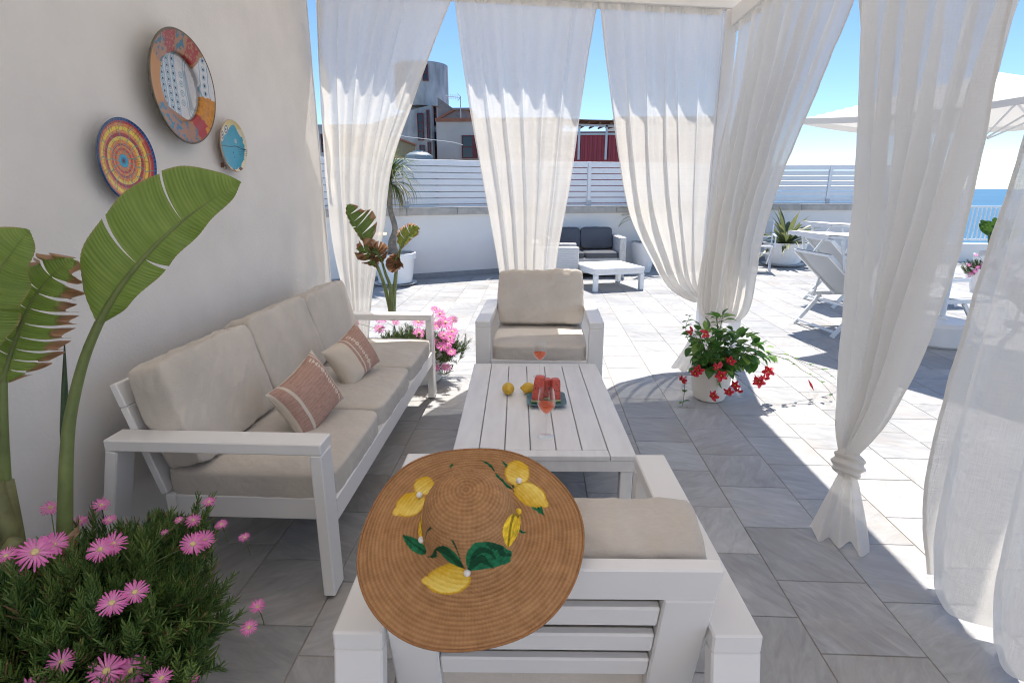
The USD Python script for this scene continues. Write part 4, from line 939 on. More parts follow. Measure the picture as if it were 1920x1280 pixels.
def flower_mesh(R, seed, cup=0.25):
    r_ = np.random.default_rng(seed); V, F, C = [], [], []
    for k in range(44):
        a = k * 2 * PI / 44 + r_.normal(0, 0.05); L = R * r_.uniform(0.78, 1.05); c = cup + r_.normal(0, 0.10); w = R * 0.055
        d = np.array([math.cos(a), math.sin(a), 0]); t = np.array([-math.sin(a), math.cos(a), 0]); n0 = len(V)
        for s_, ww in ((0.14, 0.5), (0.6, 1.0), (0.95, 0.85), (1.0, 0.3)):
            z = L * (c * s_ - 0.25 * s_ ** 2 * (k % 2)); 
            V += [d * L * s_ + t * w * ww + [0, 0, z], d * L * s_ - t * w * ww + [0, 0, z]]
            m_ = np.array([0.86, 0.46, 0.68]) * (1 - s_) + np.array([0.80, 0.18, 0.52]) * s_; m_ = m_ * r_.uniform(0.85, 1.1)
            C += [m_, m_]
        for i in range(3): F += [(n0 + 2 * i, n0 + 2 * i + 1, n0 + 2 * i + 3), (n0 + 2 * i, n0 + 2 * i + 3, n0 + 2 * i + 2)]
    return trimesh.Trimesh(V, F, process=False), np.array(C)
POLLEN = mat('flower_centre', (0.75, 0.60, 0.28), 0.8, var=0.3, vscale=200)
STEMG = mat('plant_stem', (0.13, 0.17, 0.05), 0.6, var=0.4, vscale=30)
def orient(n):
    n = np.array(n, float); n /= np.linalg.norm(n); return trimesh.geometry.align_vectors([0, 0, 1], n)
def add_flower(parent, c, n, R, seed, stem_from=None):
    fm, fc = flower_mesh(R, seed, 0.22 + 0.12 * ((seed * 37) % 5 - 2) / 2)
    T = orient(n); T[:3, 3] = c; fm.apply_transform(T)
    p = obj('flower', fm, PAINT_PETAL, parent, smooth=False, col=fc, world=True)
    cm = trimesh.creation.icosphere(2, R * 0.2); cm.apply_scale([1, 1, 0.6]); cm.apply_translation([0, 0, R * 0.08]); cm.apply_transform(T); obj('flower_centre', cm, POLLEN, p, smooth=True, world=True)
    if stem_from is not None:
        obj('flower_stem', tube(spline([stem_from, (np.array(stem_from) + c) / 2 + [0, 0, 0.01], np.array(c) - np.array(n) / np.linalg.norm(n) * 0.004], 8), 0.0014, 5), STEMG, p, smooth=True, world=True)
def ice_plant(name, lab, base, rad, h0, spread, nst, flowers, seed, flR=0.024, leaf=0.034, green=((0.025, 0.075, 0.015), (0.10, 0.17, 0.03)), lift=0.10, mound=(0.3, 0.15, 0.2)):
    'fleshy trailing plant filling a pot: base = pot top centre'
    r_ = np.random.default_rng(seed); base = np.array(base, float)
    t = thing(name, lab, 'plant', base)
    pos, dirs, scl, cols, tubes = [], [], [], [], []
    rx, ru, rd = mound
    for i in range(nst):
        a = r_.uniform(0, 2 * PI); cz = r_.uniform(-0.75, 1.0); sr = math.sqrt(1 - cz * cz)
        nv_ = np.array([sr * math.cos(a), sr * math.sin(a), cz]); q = r_.uniform(0.82, 1.05) * (r_.uniform(1.0, 1.28) if r_.uniform() < 0.12 else 1) * (1 + 0.16 * math.sin(3 * a + seed) + 0.1 * math.sin(5 * a + cz * 4))
        S_ = base + nv_ * q * np.array([rx, rx, ru if cz > 0 else rd])
        dr_ = nv_ * 0.8 + np.array([0, 0, 0.65]) + r_.normal(0, 0.35, 3); dr_ /= np.linalg.norm(dr_)
        L = r_.uniform(0.08, 0.15) * lift / 0.1
        s = np.linspace(0, 1, 9)[:, None]
        path = S_ - dr_ * L * (1 - s) - nv_ * 0.05 * (1 - s) ** 2 + np.array([0, 0, 1]) * 0.02 * s ** 2
        path[:, 2] = np.maximum(path[:, 2], 0.012)
        tubes.append(tube(path[::2], [0.0022, 0.002, 0.0018, 0.0016, 0.001], 4, False))
        nl = int(np.linalg.norm(np.diff(path, axis=0), axis=1).sum() / 0.0085)
        u = np.linspace(0.12, 1, max(nl, 6)); idx = u * 8; i0 = np.minimum(idx.astype(int), 7); fr = (idx - i0)[:, None]
        c = path[i0] * (1 - fr) + path[i0 + 1] * fr; tg = path[i0 + 1] - path[i0]; tg /= np.linalg.norm(tg, axis=1, keepdims=True)
        A, B, _ = jitter_frames(tg)
        tone = np.clip(r_.normal(0.45, 0.22), 0, 1); g = np.array(green[0]) * (1 - tone) + np.array(green[1]) * tone
        for s_ in (0, PI):
            ph = np.arange(len(u)) * 1.57 + s_ + r_.normal(0, 0.2, len(u))
            side = A * np.cos(ph)[:, None] + B * np.sin(ph)[:, None]
            dd = tg * (0.75 + 0.5 * u[:, None] ** 4) + side * 0.85 + r_.normal(0, 0.15, side.shape)
            pos.append(c); dirs.append(dd); scl.append(leaf * r_.uniform(0.6, 1.15, len(u)) * (1.05 - 0.45 * u)); 
            k = np.clip(tone + r_.normal(0, 0.12, len(u)), 0, 1)[:, None]; cc = np.array(green[0]) * (1 - k) + np.array(green[1]) * k
            dry = r_.uniform(size=len(u)) < 0.035; cc[dry] = (0.26, 0.17, 0.08); cols.append(cc)
    pos, dirs, scl, cols = np.vstack(pos), np.vstack(dirs), np.concatenate(scl), np.vstack(cols)
    a, b, d = jitter_frames(dirs)
    V, F = stamp(LV, LF, pos, a, b, d, scl)
    obj('foliage', trimesh.Trimesh(V, F, process=False), PAINT_SUCC, t, smooth=True, col=np.repeat(cols, len(LV), 0), world=True, kind='stuff')
    obj('stems', cat_(tubes), STEMG, t, smooth=True, world=True, kind='stuff')
    for k, (c, n, R) in enumerate(flowers):
        c, n = np.array(c, float), np.array(n, float)
        add_flower(t, c, n, R or flR, seed * 100 + k, stem_from=c * 0.55 + (base + [0, 0, 0.05]) * 0.45 if k % 3 == 0 else c - n / np.linalg.norm(n) * 0.07)
    return t

def pot(name, lab, c, prof, m_, soil_z, soil_r, rim=None, saucer=None, group=None, n=64):
    t = thing(name, lab, 'pot', (*c, 0), group=group)
    obj('pot_body', lathe(prof, n), m_, t, smooth=30)
    sm = lathe([(0.001, soil_z + 0.012), (soil_r * 0.5, soil_z + 0.008), (soil_r, soil_z)], 32); obj('soil', sm, SOIL, t, smooth=True)
    if rim is not None: obj('rim', lathe(rim, n), m_, t, smooth=30)
    if saucer is not None: obj('saucer', lathe(saucer, n), m_, t, smooth=30)
    return t
def vessel(r0, r1, h, w=0.012, z0=0.002, lip=0.0):
    return [(0.001, z0), (r0 - 0.008, z0), (r0, z0 + 0.008), ((r0 + r1) / 2 + 0.004, h * 0.5), (r1, h - 0.004), (r1 - 0.003, h), (r1 - w + 0.003, h), (r1 - w, h - 0.006), (r0 + (r1 - r0) * 0.7 - w, h * 0.72)]

# pot and ice plant in the near left corner
NP = np.array([-1.135, 1.075])
pot('planter', 'large white round planter in the near left corner by the wall', NP, vessel(0.205, 0.255, 0.35, 0.016), PLASTIC, 0.33, 0.235)
FL = [(66, 1035, 1.06, 46), (100, 1020, 1.14, 36), (12, 1042, 1.02, 26), (95, 952, 1.32, 26), (190, 947, 1.36, 24), (188, 1030, 1.16, 34), (212, 1020, 1.20, 36), (205, 975, 1.33, 18), (150, 977, 1.34, 22), (392, 941, 1.40, 20), (362, 975, 1.36, 24), (415, 983, 1.34, 20),
      (362, 1020, 1.26, 38), (383, 1012, 1.29, 32), (458, 1007, 1.31, 18), (210, 1130, 1.02, 38), (253, 1110, 1.06, 36), (483, 1137, 1.17, 24), (467, 1176, 1.10, 26), (115, 1241, .93, 32), (200, 1258, .93, 46), (247, 1258, .95, 44), (303, 1271, .94, 28), (364, 1271, .97, 14), (309, 998, 1.31, 12), (336, 974, 1.35, 14), (-40, 1120, 1.0, 40), (60, 1300, 0.88, 40)]
fls = []
for k, (x, y, Y, w) in enumerate(FL):
    c = at(x, y, Y); dist = np.linalg.norm(c - EYE); c = c + (EYE - c) / dist * (0.06 if y > 1000 else 0.03); dist = np.linalg.norm(c - EYE)
    n = (EYE - c) / dist * (0.75 if w > 28 else 0.25) + np.array([0.12 * math.sin(k * 2.1), -0.1, 0.75 if w > 28 else 1.0])
    fls.append((c, n, w / FPX * dist / 1.9))
ice_plant('ice_plant', 'mound of green fleshy leaves with pink daisy like flowers in the near left planter', (*NP, 0.375), 0.245, 0.4, 0.17, 950, fls, 3, lift=0.115, mound=(0.36, 0.155, 0.22), leaf=0.044, green=((0.05, 0.125, 0.028), (0.22, 0.32, 0.075)))

# bird of paradise leaves ------------------------------------------------
def blade(mid, wl, wr, nrm, tears_l=(), tears_r=(), fold=0.35, seed=0, green=((0.115, 0.19, 0.028), (0.225, 0.315, 0.07)), brown=0.0, n=90, m_=14, droop=0.0, tipcol=True):
    'a long leaf blade: midrib points, half widths along it (left, right), facing nrm; tears split the blade to the midrib'
    mid = spline(mid, n); tt = np.linspace(0, 1, n)
    tg = np.gradient(mid, axis=0); tg /= np.linalg.norm(tg, axis=1, keepdims=True)
    nr = np.array(nrm, float); nr = nr - tg * (tg @ nr)[:, None]; nr /= np.linalg.norm(nr, axis=1, keepdims=True)
    sd = np.cross(tg, nr)
    out = []
    for sign, wf, tears in ((-1, wl, tears_l), (1, wr, tears_r)):
        w = PchipInterpolator(*np.array(wf).T)(tt)
        cuts = [0.0] + sorted(tears) + [1.0]
        for k in range(len(cuts) - 1):
            a, b = cuts[k], cuts[k + 1]; na = max(5, int((b - a) * n * 1.4))
            loc = np.linspace(a, b, na); j = loc * (n - 1); j0 = np.minimum(j.astype(int), n - 2); fr = (j - j0)[:, None]
            lerp = lambda arr: arr[j0] * (1 - fr) + arr[j0 + 1] * fr
            M_, N_, S_, G_ = lerp(mid), lerp(nr), lerp(sd), lerp(tg); W_ = (w[j0] * (1 - fr[:, 0]) + w[j0 + 1] * fr[:, 0])
            r_ = np.random.default_rng(seed * 50 + k + (7 if sign > 0 else 0)); gap = (0.006 if len(tears) < 3 else 0.05 * (b - a)) if len(tears) else 0
            v = np.linspace(0, 1, m_)
            f = (loc - a) / (b - a); shrink = np.where(k > 0, gap * np.exp(-f * 9), 0) - np.where(k < len(cuts) - 2, gap * np.exp(-(1 - f) * 9), 0)
            dr = droop * r_.uniform(0.6, 1.15); tw = r_.normal(0, 0.15) * (1 if len(tears) else 0)
            Vv = v[None, :]
            lat = W_[:, None] * (Vv - 0.06 * Vv ** 3)
            zz = fold * W_[:, None] * Vv - 0.75 * fold * W_[:, None] * Vv ** 2.2 - dr * W_[:, None] * Vv ** 2 + tw * (f[:, None] - 0.5) * W_[:, None] * Vv * 0.5
            zz = zz + 0.0009 * np.sin(loc[:, None] * 330 + 2 * np.sin(loc[:, None] * 41)) * Vv ** 0.5 + 0.010 * np.sin(loc[:, None] * 23 + seed) * Vv ** 2
            ad = (0.30 * W_[:, None] * Vv ** 1.3) + shrink[:, None] * Vv
            P = M_[:, None] + S_[:, None] * (sign * lat)[..., None] + N_[:, None] * zz[..., None] + G_[:, None] * ad[..., None]
            tone = np.clip(0.5 + 0.085 * np.sin(loc[:, None] * 330 + 2 * np.sin(loc[:, None] * 41)) + 0.10 * np.sin(loc[:, None] * 87 + 1) + 0.7 * (meshkit.fbm(P * 18, 3, seed) - 0.5), 0, 1)[..., None]
            c = np.array(green[0]) * (1 - tone) + np.array(green[1]) * tone
            bnoise = meshkit.fbm(P * 22 + seed, 3, seed + 2)
            bm = np.clip((Vv - (1.03 - brown * (0.35 + 1.1 * bnoise))) * 9, 0, 1)[..., None]
            bc = np.array([0.33, 0.19, 0.105]) * (0.6 + 0.9 * bnoise)[..., None]
            c = c * (1 - bm) + bc * bm
            P = P + N_[:, None] * (bm[..., 0] * 0.022 * np.sin(loc[:, None] * 60 + 3 * Vv) * (brown > 0.2))[..., None]
            out.append((grid_mesh(P), c.reshape(-1, 3)))
    ms = [o[0] for o in out]; cs = np.vstack([o[1] for o in out])
    return cat_(ms), cs, mid
def leaf_on(parent, stalk, mid, wl, wr, nrm, r0=0.016, r1=0.008, sg=(0.10, 0.16, 0.04), **kw):
    b, c, md = blade(mid, wl, wr, nrm, **kw)
    p = obj('leaf', b, PAINT_LEAF, parent, smooth=True, col=c, world=True)
    sp_ = spline(stalk, 30); rr = np.linspace(r0, r1, 30)
    tc = mat('leaf_stalk', (0.17, 0.215, 0.065), 0.45, var=0.35, vscale=14) if LK + 'leaf_stalk' not in MADE else LK + 'leaf_stalk'; MADE.add(LK + 'leaf_stalk')
    obj('stalk', tube(sp_, rr, 10), tc, p, smooth=True, world=True)
    e = len(md); nrv = np.array(nrm, float) / np.linalg.norm(nrm)
    obj('midrib', tube(md[: int(e * 0.97)] - nrv * 0.002, np.linspace(r1 * 0.95, 0.0012, int(e * 0.97)), 7), tc, p, smooth=True, world=True)
MADE = set()
bp = thing('bird_of_paradise', 'tall broad leaved plant rising from the near left planter', 'plant', (-1.30, 1.20, 0.39))
S1 = [at(122, 1080, 1.24), at(122, 960, 1.27), at(128, 810, 1.31), at(150, 700, 1.34), at(186, 605, 1.36)]
big = [at(186, 605, 1.36), at(232, 530, 1.37), at(300, 452, 1.39), at(372, 392, 1.41), at(452, 342, 1.42)]
leaf_on(bp, S1, big, [(0, 0.012), (0.07, 0.082), (0.2, 0.120), (0.36, 0.138), (0.55, 0.140), (0.75, 0.110), (0.9, 0.052), (1, 0.004)], [(0, 0.008), (0.12, 0.040), (0.4, 0.058), (0.7, 0.046), (0.9, 0.024), (1, 0.003)],
        (0.25, -0.95, 0.12), r0=0.021, r1=0.011, tears_l=(0.36, 0.66), tears_r=(0.40,), fold=0.30, seed=3, brown=0.075, droop=0.10, n=300, m_=18)
S2 = [at(22, 1090, 1.20), at(16, 980, 1.23), at(8, 850, 1.25), at(6, 715, 1.27)]
torn = [at(6, 715, 1.27), at(28, 640, 1.28), at(62, 560, 1.30), at(98, 515, 1.32), at(138, 486, 1.34)]
leaf_on(bp, S2, torn, [(0, 0.02), (0.15, 0.075), (0.5, 0.095), (0.8, 0.06), (1, 0.006)], [(0, 0.02), (0.12, 0.080), (0.35, 0.112), (0.65, 0.085), (0.9, 0.045), (1, 0.006)],
        (0.2, -0.95, 0.2), r0=0.017, r1=0.009, tears_l=(0.2, 0.3, 0.42, 0.55, 0.7, 0.82), tears_r=(0.1, 0.18, 0.26, 0.35, 0.45, 0.56, 0.68, 0.82), fold=0.28, seed=6, brown=0.40, droop=0.22, n=240, m_=14)
S3 = [at(-20, 1090, 1.12), at(-40, 950, 1.14), at(-62, 800, 1.17), at(-70, 690, 1.19)]
left = [at(-70, 690, 1.19), at(-40, 600, 1.20), at(-8, 520, 1.21), at(30, 462, 1.22), at(56, 432, 1.23)]
leaf_on(bp, S3, left, [(0, 0.02), (0.2, 0.09), (0.5, 0.11), (0.8, 0.07), (1, 0.004)], [(0, 0.02), (0.2, 0.07), (0.5, 0.082), (0.8, 0.05), (1, 0.004)], (0.3, -0.93, 0.15), r0=0.018, r1=0.010, tears_r=(0.45,), fold=0.45, seed=9, brown=0.10, n=200, m_=14)
sprt = spline([at(118, 1030, 1.33), at(119, 900, 1.35), at(121, 760, 1.37), at(121, 640, 1.39)], 40)
obj('rolled_leaf', tube(sprt, np.interp(np.linspace(0, 1, 40), [0, 0.45, 0.6, 0.8, 1], [0.006, 0.006, 0.0105, 0.0075, 0.001]), 9), mat('rolled_leaf_green', (0.05, 0.10, 0.04), 0.45, var=0.5, vscale=25), bp, smooth=True, world=True)
for pts, r in (([at(20, 1110, 1.18), at(14, 1010, 1.2), at(-10, 905, 1.22)], 0.034), ([at(40, 1100, 1.2), at(28, 1000, 1.22), at(14, 900, 1.24)], 0.026), ([at(128, 1075, 1.24), at(124, 1030, 1.25), at(122, 985, 1.27)], 0.026), ([at(-30, 1160, 1.1), at(-10, 1090, 1.12), at(30, 1010, 1.16)], 0.03)):
    obj('sheath', tube(spline(pts, 14), np.linspace(r, r * 0.55, 14), 12), mat('leaf_sheath', (0.25, 0.25, 0.10), 0.5, var=0.55, vscale=12) if 'sh' not in MADE else LK + 'leaf_sheath', bp, smooth=True, world=True); MADE.add('sh')
for pts in ([at(130, 1070, 1.22), at(140, 1000, 1.24), at(150, 985, 1.25)], [at(112, 1060, 1.22), at(118, 1020, 1.23), at(128, 1004, 1.24)]):
    b, c, _ = blade(pts, [(0, 0.012), (0.5, 0.018), (1, 0.001)], [(0, 0.012), (0.5, 0.014), (1, 0.001)], (0.2, -1, 0.2), seed=4, green=((0.30, 0.17, 0.09), (0.52, 0.36, 0.22)), n=24, m_=6)
    obj('dry_bract', b, PAINT_LEAF, bp, smooth=True, col=c, world=True)

# second planter behind the sofa -----------------------------------------
SP = np.array([-0.94, 4.07])
pot('planter', 'white planter standing in the sun behind the far end of the sofa', SP, vessel(0.20, 0.26, 0.27, 0.014), PLASTIC, 0.24, 0.235)
FL2 = [(835, 605, 36), (848, 622, 30), (818, 612, 24), (825, 588, 26), (840, 640, 30), (812, 640, 26), (828, 650, 26), (784, 604, 30), (786, 625, 30), (714, 598, 28), (712, 616, 26), (846, 660, 24), (822, 672, 26), (836, 688, 24), (668, 628, 20), (800, 660, 20), (815, 580, 20), (850, 600, 22), (844, 632, 26), (806, 600, 22), (832, 628, 26), (838, 652, 22), (816, 690, 20), (742, 604, 18), (666, 606, 18), (826, 604, 20)]
fl2 = []
for k, (x, y, w) in enumerate(FL2):
    c = at(x, y, 3.98 + 0.12 * math.sin(k * 1.7) - (0.10 if x > 800 else 0)); dist = np.linalg.norm(c - EYE); c[2] = max(c[2], 0.03)
    fl2.append((c, (EYE - c) / dist * 0.6 + np.array([0.2, -0.1, 0.8]), w / FPX * dist / 2.3))
ice_plant('ice_plant', 'sunlit mound of fleshy leaves and pink flowers behind the sofa arm', (*SP, 0.245), 0.23, 0.3, 0.26, 420, fl2, 8, leaf=0.040, mound=(0.33, 0.12, 0.2), green=((0.05, 0.12, 0.025), (0.16, 0.24, 0.06)))
bp2 = thing('bird_of_paradise', 'ragged scorched broad leaved plant in the sunlit planter behind the sofa', 'plant', (-1.0, 4.05, 0.25))
G2 = ((0.05, 0.11, 0.02), (0.14, 0.20, 0.04))
def ragged(stalk, mid, wl, wr, seed, tl, tr, br, g=G2, r0=0.018):
    leaf_on(bp2, stalk, mid, wl, wr, (0.15, -0.95, 0.2), r0=r0, r1=0.008, tears_l=tl, tears_r=tr, fold=0.3, seed=seed, brown=br, droop=0.5, n=70, m_=10, green=g)
A0 = at(735, 600, 4.05)
ragged([A0, at(722, 540, 4.05), at(708, 500, 4.05), at(690, 462, 4.05)], [at(690, 462, 4.05), at(676, 436, 4.05), at(662, 414, 4.05), at(652, 384, 4.05)], [(0, 0.01), (0.3, 0.03), (0.8, 0.03), (1, 0.01)], [(0, 0.01), (0.2, 0.13), (0.45, 0.17), (0.7, 0.10), (0.9, 0.06), (1, 0.02)], 21, (0.5,), (0.3, 0.48, 0.62, 0.8), 0.32)
ragged([at(738, 600, 4.03), at(727, 560, 4.03), at(716, 520, 4.03), at(706, 500, 4.03)], [at(706, 500, 4.02), at(694, 480, 4.01), at(684, 466, 4.00), at(672, 470, 3.99)], [(0, 0.02), (0.5, 0.10), (1, 0.02)], [(0, 0.02), (0.4, 0.10), (1, 0.02)], 23, (0.3, 0.55, 0.75), (0.3, 0.5, 0.8), 0.8)
ragged([at(736, 590, 4.02), at(732, 540, 4.02), at(722, 510, 4.01), at(716, 490, 4.01)], [at(716, 490, 4.01), at(712, 480, 4.00), at(704, 472, 4.00), at(694, 474, 4.00)], [(0, 0.02), (0.5, 0.08), (1, 0.02)], [(0, 0.02), (0.4, 0.09), (1, 0.02)], 29, (0.4, 0.7), (0.3, 0.6), 0.95)
ragged([at(738, 600, 4.07), at(742, 520, 4.07), at(750, 470, 4.07), at(762, 444, 4.07)], [at(752, 466, 4.07), at(760, 450, 4.07), at(770, 438, 4.07), at(786, 427, 4.07)], [(0, 0.02), (0.3, 0.09), (0.7, 0.07), (1, 0.004)], [(0, 0.01), (0.3, 0.03), (0.7, 0.04), (1, 0.004)], 31, (0.35, 0.62), (0.5,), 0.35, ((0.10, 0.15, 0.02), (0.26, 0.27, 0.05)))
ragged([at(738, 600, 4.05), at(741, 520, 4.05), at(746, 490, 4.04), at(748, 478, 4.04)], [at(748, 478, 4.04), at(742, 486, 4.02), at(740, 496, 4.00), at(745, 506, 3.99)], [(0, 0.02), (0.5, 0.07), (1, 0.02)], [(0, 0.02), (0.4, 0.07), (1, 0.02)], 37, (0.4,), (0.5,), 1.0)

# red flowering pot at the corner post -----------------------------------
RP = np.array([1.222, 3.745])
RPOT = mat('cream_pot', (0.74, 0.69, 0.61), 0.6, var=0.08, vscale=8)
pot('flower_pot', 'cream round pot of the red flowering plant by the corner post', RP, [(0.001, 0.002), (0.088, 0.002), (0.104, 0.012), (0.122, 0.07), (0.134, 0.16), (0.138, 0.235), (0.136, 0.24), (0.124, 0.24), (0.122, 0.225), (0.11, 0.16)], RPOT, 0.222, 0.121)
def oval_leaf(L, W, seed):
    r_ = np.random.default_rng(seed); n = 7
    t = np.linspace(0, 1, n); w = W * np.sin(PI * t ** 0.85) ** 0.75; w[0] = w[-1] = 0.0005
    V = [];
    for i in range(n):
        z = -0.25 * L * t[i] ** 2
        for s, k in ((-1, 1.0), (0, 0.0), (1, 1.0)): V.append([s * w[i], t[i] * L, z + k * w[i] * 0.35])
    F = []
    for i in range(n - 1):
        for j in range(2):
            a = i * 3 + j; F += [(a, a + 1, a + 4), (a, a + 4, a + 3)]
    return np.array(V), np.array(F)
red = thing('mandevilla', 'bushy glossy green plant with red trumpet flowers and trailing vines in the cream pot', 'plant', (*RP, 0.235))
r_ = np.random.default_rng(44)
def leafmat(name, c):
    usdkit.material(stage, LK + name, {'p': ('principled_bsdf', {'base_color': c, 'roughness': 0.36}), 't': ('translucent_bsdf', {'color': tuple(min(1, x * 2.2) for x in c)}), 'm': ('mix_closure', {'fac': 0.35})}, [('p.BSDF', 'm.closure1'), ('t.BSDF', 'm.closure2')], surface='m.closure'); return LK + name
LEAFC = [leafmat('glossy_leaf_%s' % n, c) for n, c in (('dark', (0.05, 0.13, 0.025)), ('mid', (0.09, 0.20, 0.04)), ('light', (0.20, 0.31, 0.07)))]
centres = [(RP[0] + 0.02, RP[1], 0.33, 0.16, 0.16, 0.13), (RP[0] - 0.05, RP[1] - 0.02, 0.42, 0.13, 0.13, 0.11), (RP[0] + 0.17, RP[1] + 0.02, 0.36, 0.13, 0.12, 0.10), (RP[0] + 0.30, RP[1] + 0.03, 0.33, 0.09, 0.09, 0.08), (RP[0] + 0.02, RP[1] + 0.0, 0.52, 0.05, 0.05, 0.09), (RP[0] - 0.02, RP[1] - 0.10, 0.27, 0.15, 0.06, 0.08)]
wts = [85, 65, 62, 32, 14, 30]; stems = []
def put_leaf(c, out, L, k):
    V, F = oval_leaf(L, L * 0.37, k); d = out / np.linalg.norm(out)
    a, b, d2 = jitter_frames(d[None]); z = np.cross(a[0], d2[0]); 
    if z[2] < 0: z = -z; a = -a
    P = np.array(c) + V[:, :1] * a[0] + V[:, 1:2] * d2[0] + V[:, 2:3] * z
    obj('leaf', trimesh.Trimesh(P, F, process=False), LEAFC[int(r_.choice(3, p=[0.42, 0.38, 0.20]))], red, smooth=True, world=True)
for (x, y, z, a, b, c), n in zip(centres, wts):
    for k in range(n):
        v = r_.normal(size=3); v /= np.linalg.norm(v); q = r_.uniform(0.45, 1) ** 0.5
        p = np.array([x, y, z]) + v * q * [a, b, c]
        put_leaf(p, v + [0, -0.35, -0.15] + r_.normal(0, 0.35, 3), r_.uniform(0.055, 0.092), k)
        if k % 3 == 0: stems.append(tube(spline([(RP[0] + r_.normal(0, 0.03), RP[1] + r_.normal(0, 0.03), 0.22), (x, y, (z + 0.24) / 2), p], 8), 0.0022, 5))
obj('stems', cat_(stems), STEMG, red, smooth=True, world=True, kind='stuff')
REDM = mat('red_petal', (0.66, 0.022, 0.045), 0.5, var=0.3, vscale=60); YT = mat('flower_throat', (0.70, 0.35, 0.05), 0.6)
def trumpet(c, axis, R, seed):
    T = orient(axis); T[:3, 3] = c; rr = np.random.default_rng(seed)
    th = np.linspace(0, 2 * PI, 61)[:-1]; rows = []
    for s, r0, z in ((0, 0.06, -0.95), (0.3, 0.11, -0.5), (0.5, 0.2, -0.12), (0.7, 0.45, 0.02), (0.85, 0.75, 0.02), (1, 1.0, -0.10)):
        lobe = 1 - 0.42 * s ** 3 * np.abs(np.cos(2.5 * th)) ** 1.8
        rows.append(np.stack([R * r0 * lobe * np.cos(th + 0.25 * s), R * r0 * lobe * np.sin(th + 0.25 * s), R * (z + 0.16 * s * np.sin(5 * th + 1) + 0 * th)], -1))
    gm_ = grid_mesh(np.array(rows), wrap=True); gm_.apply_transform(T); p = obj('flower', gm_, REDM, red, smooth=True, world=True)
    th_ = trimesh.creation.icosphere(1, R * 0.14); th_.apply_translation([0, 0, -R * 0.08]); th_.apply_transform(T); obj('throat', th_, YT, p, smooth=True, world=True)
for k, (x, y, Y) in enumerate([(1296, 622, 3.72), (1324, 626, 3.70), (1369, 677, 3.62), (1346, 688, 3.60), (1352, 704, 3.58), (1303, 700, 3.58), (1279, 712, 3.60), (1309, 694, 3.57), (1337, 742, 3.60), (1366, 735, 3.58), (1384, 733, 3.58), (1378, 722, 3.60), (1419, 712, 3.66), (1432, 709, 3.68), (1441, 696, 3.72), (1424, 716, 3.65)]):
    c = at(x, y, Y - 0.10); trumpet(c, (r_.normal(0, 0.35), -0.7 + r_.normal(0, 0.2), r_.normal(-0.15, 0.45)), r_.uniform(0.036, 0.046), k)
for k, pts in enumerate([[at(1438, 662, 3.78), at(1470, 664, 3.80), at(1508, 680, 3.85), at(1545, 694, 3.9), at(1568, 712, 3.95)], [at(1440, 664, 3.76), at(1480, 676, 3.76), at(1505, 694, 3.76), at(1535, 712, 3.76), at(1566, 750, 3.74)], [at(1284, 720, 3.62), at(1282, 745, 3.6), at(1278, 765, 3.58), at(1270, 776, 3.56)], [at(1292, 640, 3.74), at(1286, 612, 3.76), at(1290, 600, 3.77), at(1294, 592, 3.78)], [at(1345, 640, 3.75), at(1346, 615, 3.76), at(1344, 596, 3.77)]]):
    P = spline(pts, 40); obj('vine', tube(P, np.linspace(0.0024, 0.0012, 40), 5), STEMG, red, smooth=True, world=True)
    for i in ((8, 14, 22, 29, 36) if k < 2 else (10, 22, 30, 38)):
        for s in (-1, 1):
            if k < 2 and i in (14, 36) and s > 0: continue
            put_leaf(P[i], np.array([s * 0.6, -0.5, 0.5]) + r_.normal(0, 0.3, 3), r_.uniform(0.022, 0.04) if k < 2 else r_.uniform(0.035, 0.055), i)
bud = tube(spline([at(1516, 712, 3.76), at(1521, 722, 3.755), at(1526, 732, 3.75)], 10), np.interp(np.linspace(0, 1, 10), [0, 0.5, 1], [0.002, 0.009, 0.001]), 8); obj('flower_bud', bud, REDM, red, smooth=True, world=True)

# spiky palm in the white pot --------------------------------------------
PP = np.array([-2.20, 8.46])
pot('palm_pot', 'large white pot with saucer holding the spiky palm by the terrace wall', PP, vessel(0.255, 0.305, 0.44, 0.02, z0=0.04), PLASTIC, 0.42, 0.28,
    rim=[(0.300, 0.40), (0.325, 0.405), (0.33, 0.485), (0.325, 0.49), (0.305, 0.49), (0.3, 0.48)], saucer=[(0.001, 0.003), (0.25, 0.003), (0.325, 0.03), (0.33, 0.036), (0.32, 0.036), (0.26, 0.018), (0.001, 0.018)])
palm = thing('spiky_palm', 'slender trunked palm with drooping strap leaves in the white pot', 'palm', (*PP, 0.43))
tr = spline([(PP[0], PP[1], 0.42), (PP[0] - 0.02, PP[1], 0.62), (PP[0] + 0.035, PP[1], 0.85), (PP[0] - 0.02, PP[1], 1.15), (PP[0], PP[1], 1.56)], 40)
obj('trunk', tube(tr, np.interp(np.linspace(0, 1, 40), [0, 0.12, 0.3, 1], [0.10, 0.075, 0.045, 0.034]), 12), BARK, palm, smooth=True, world=True)
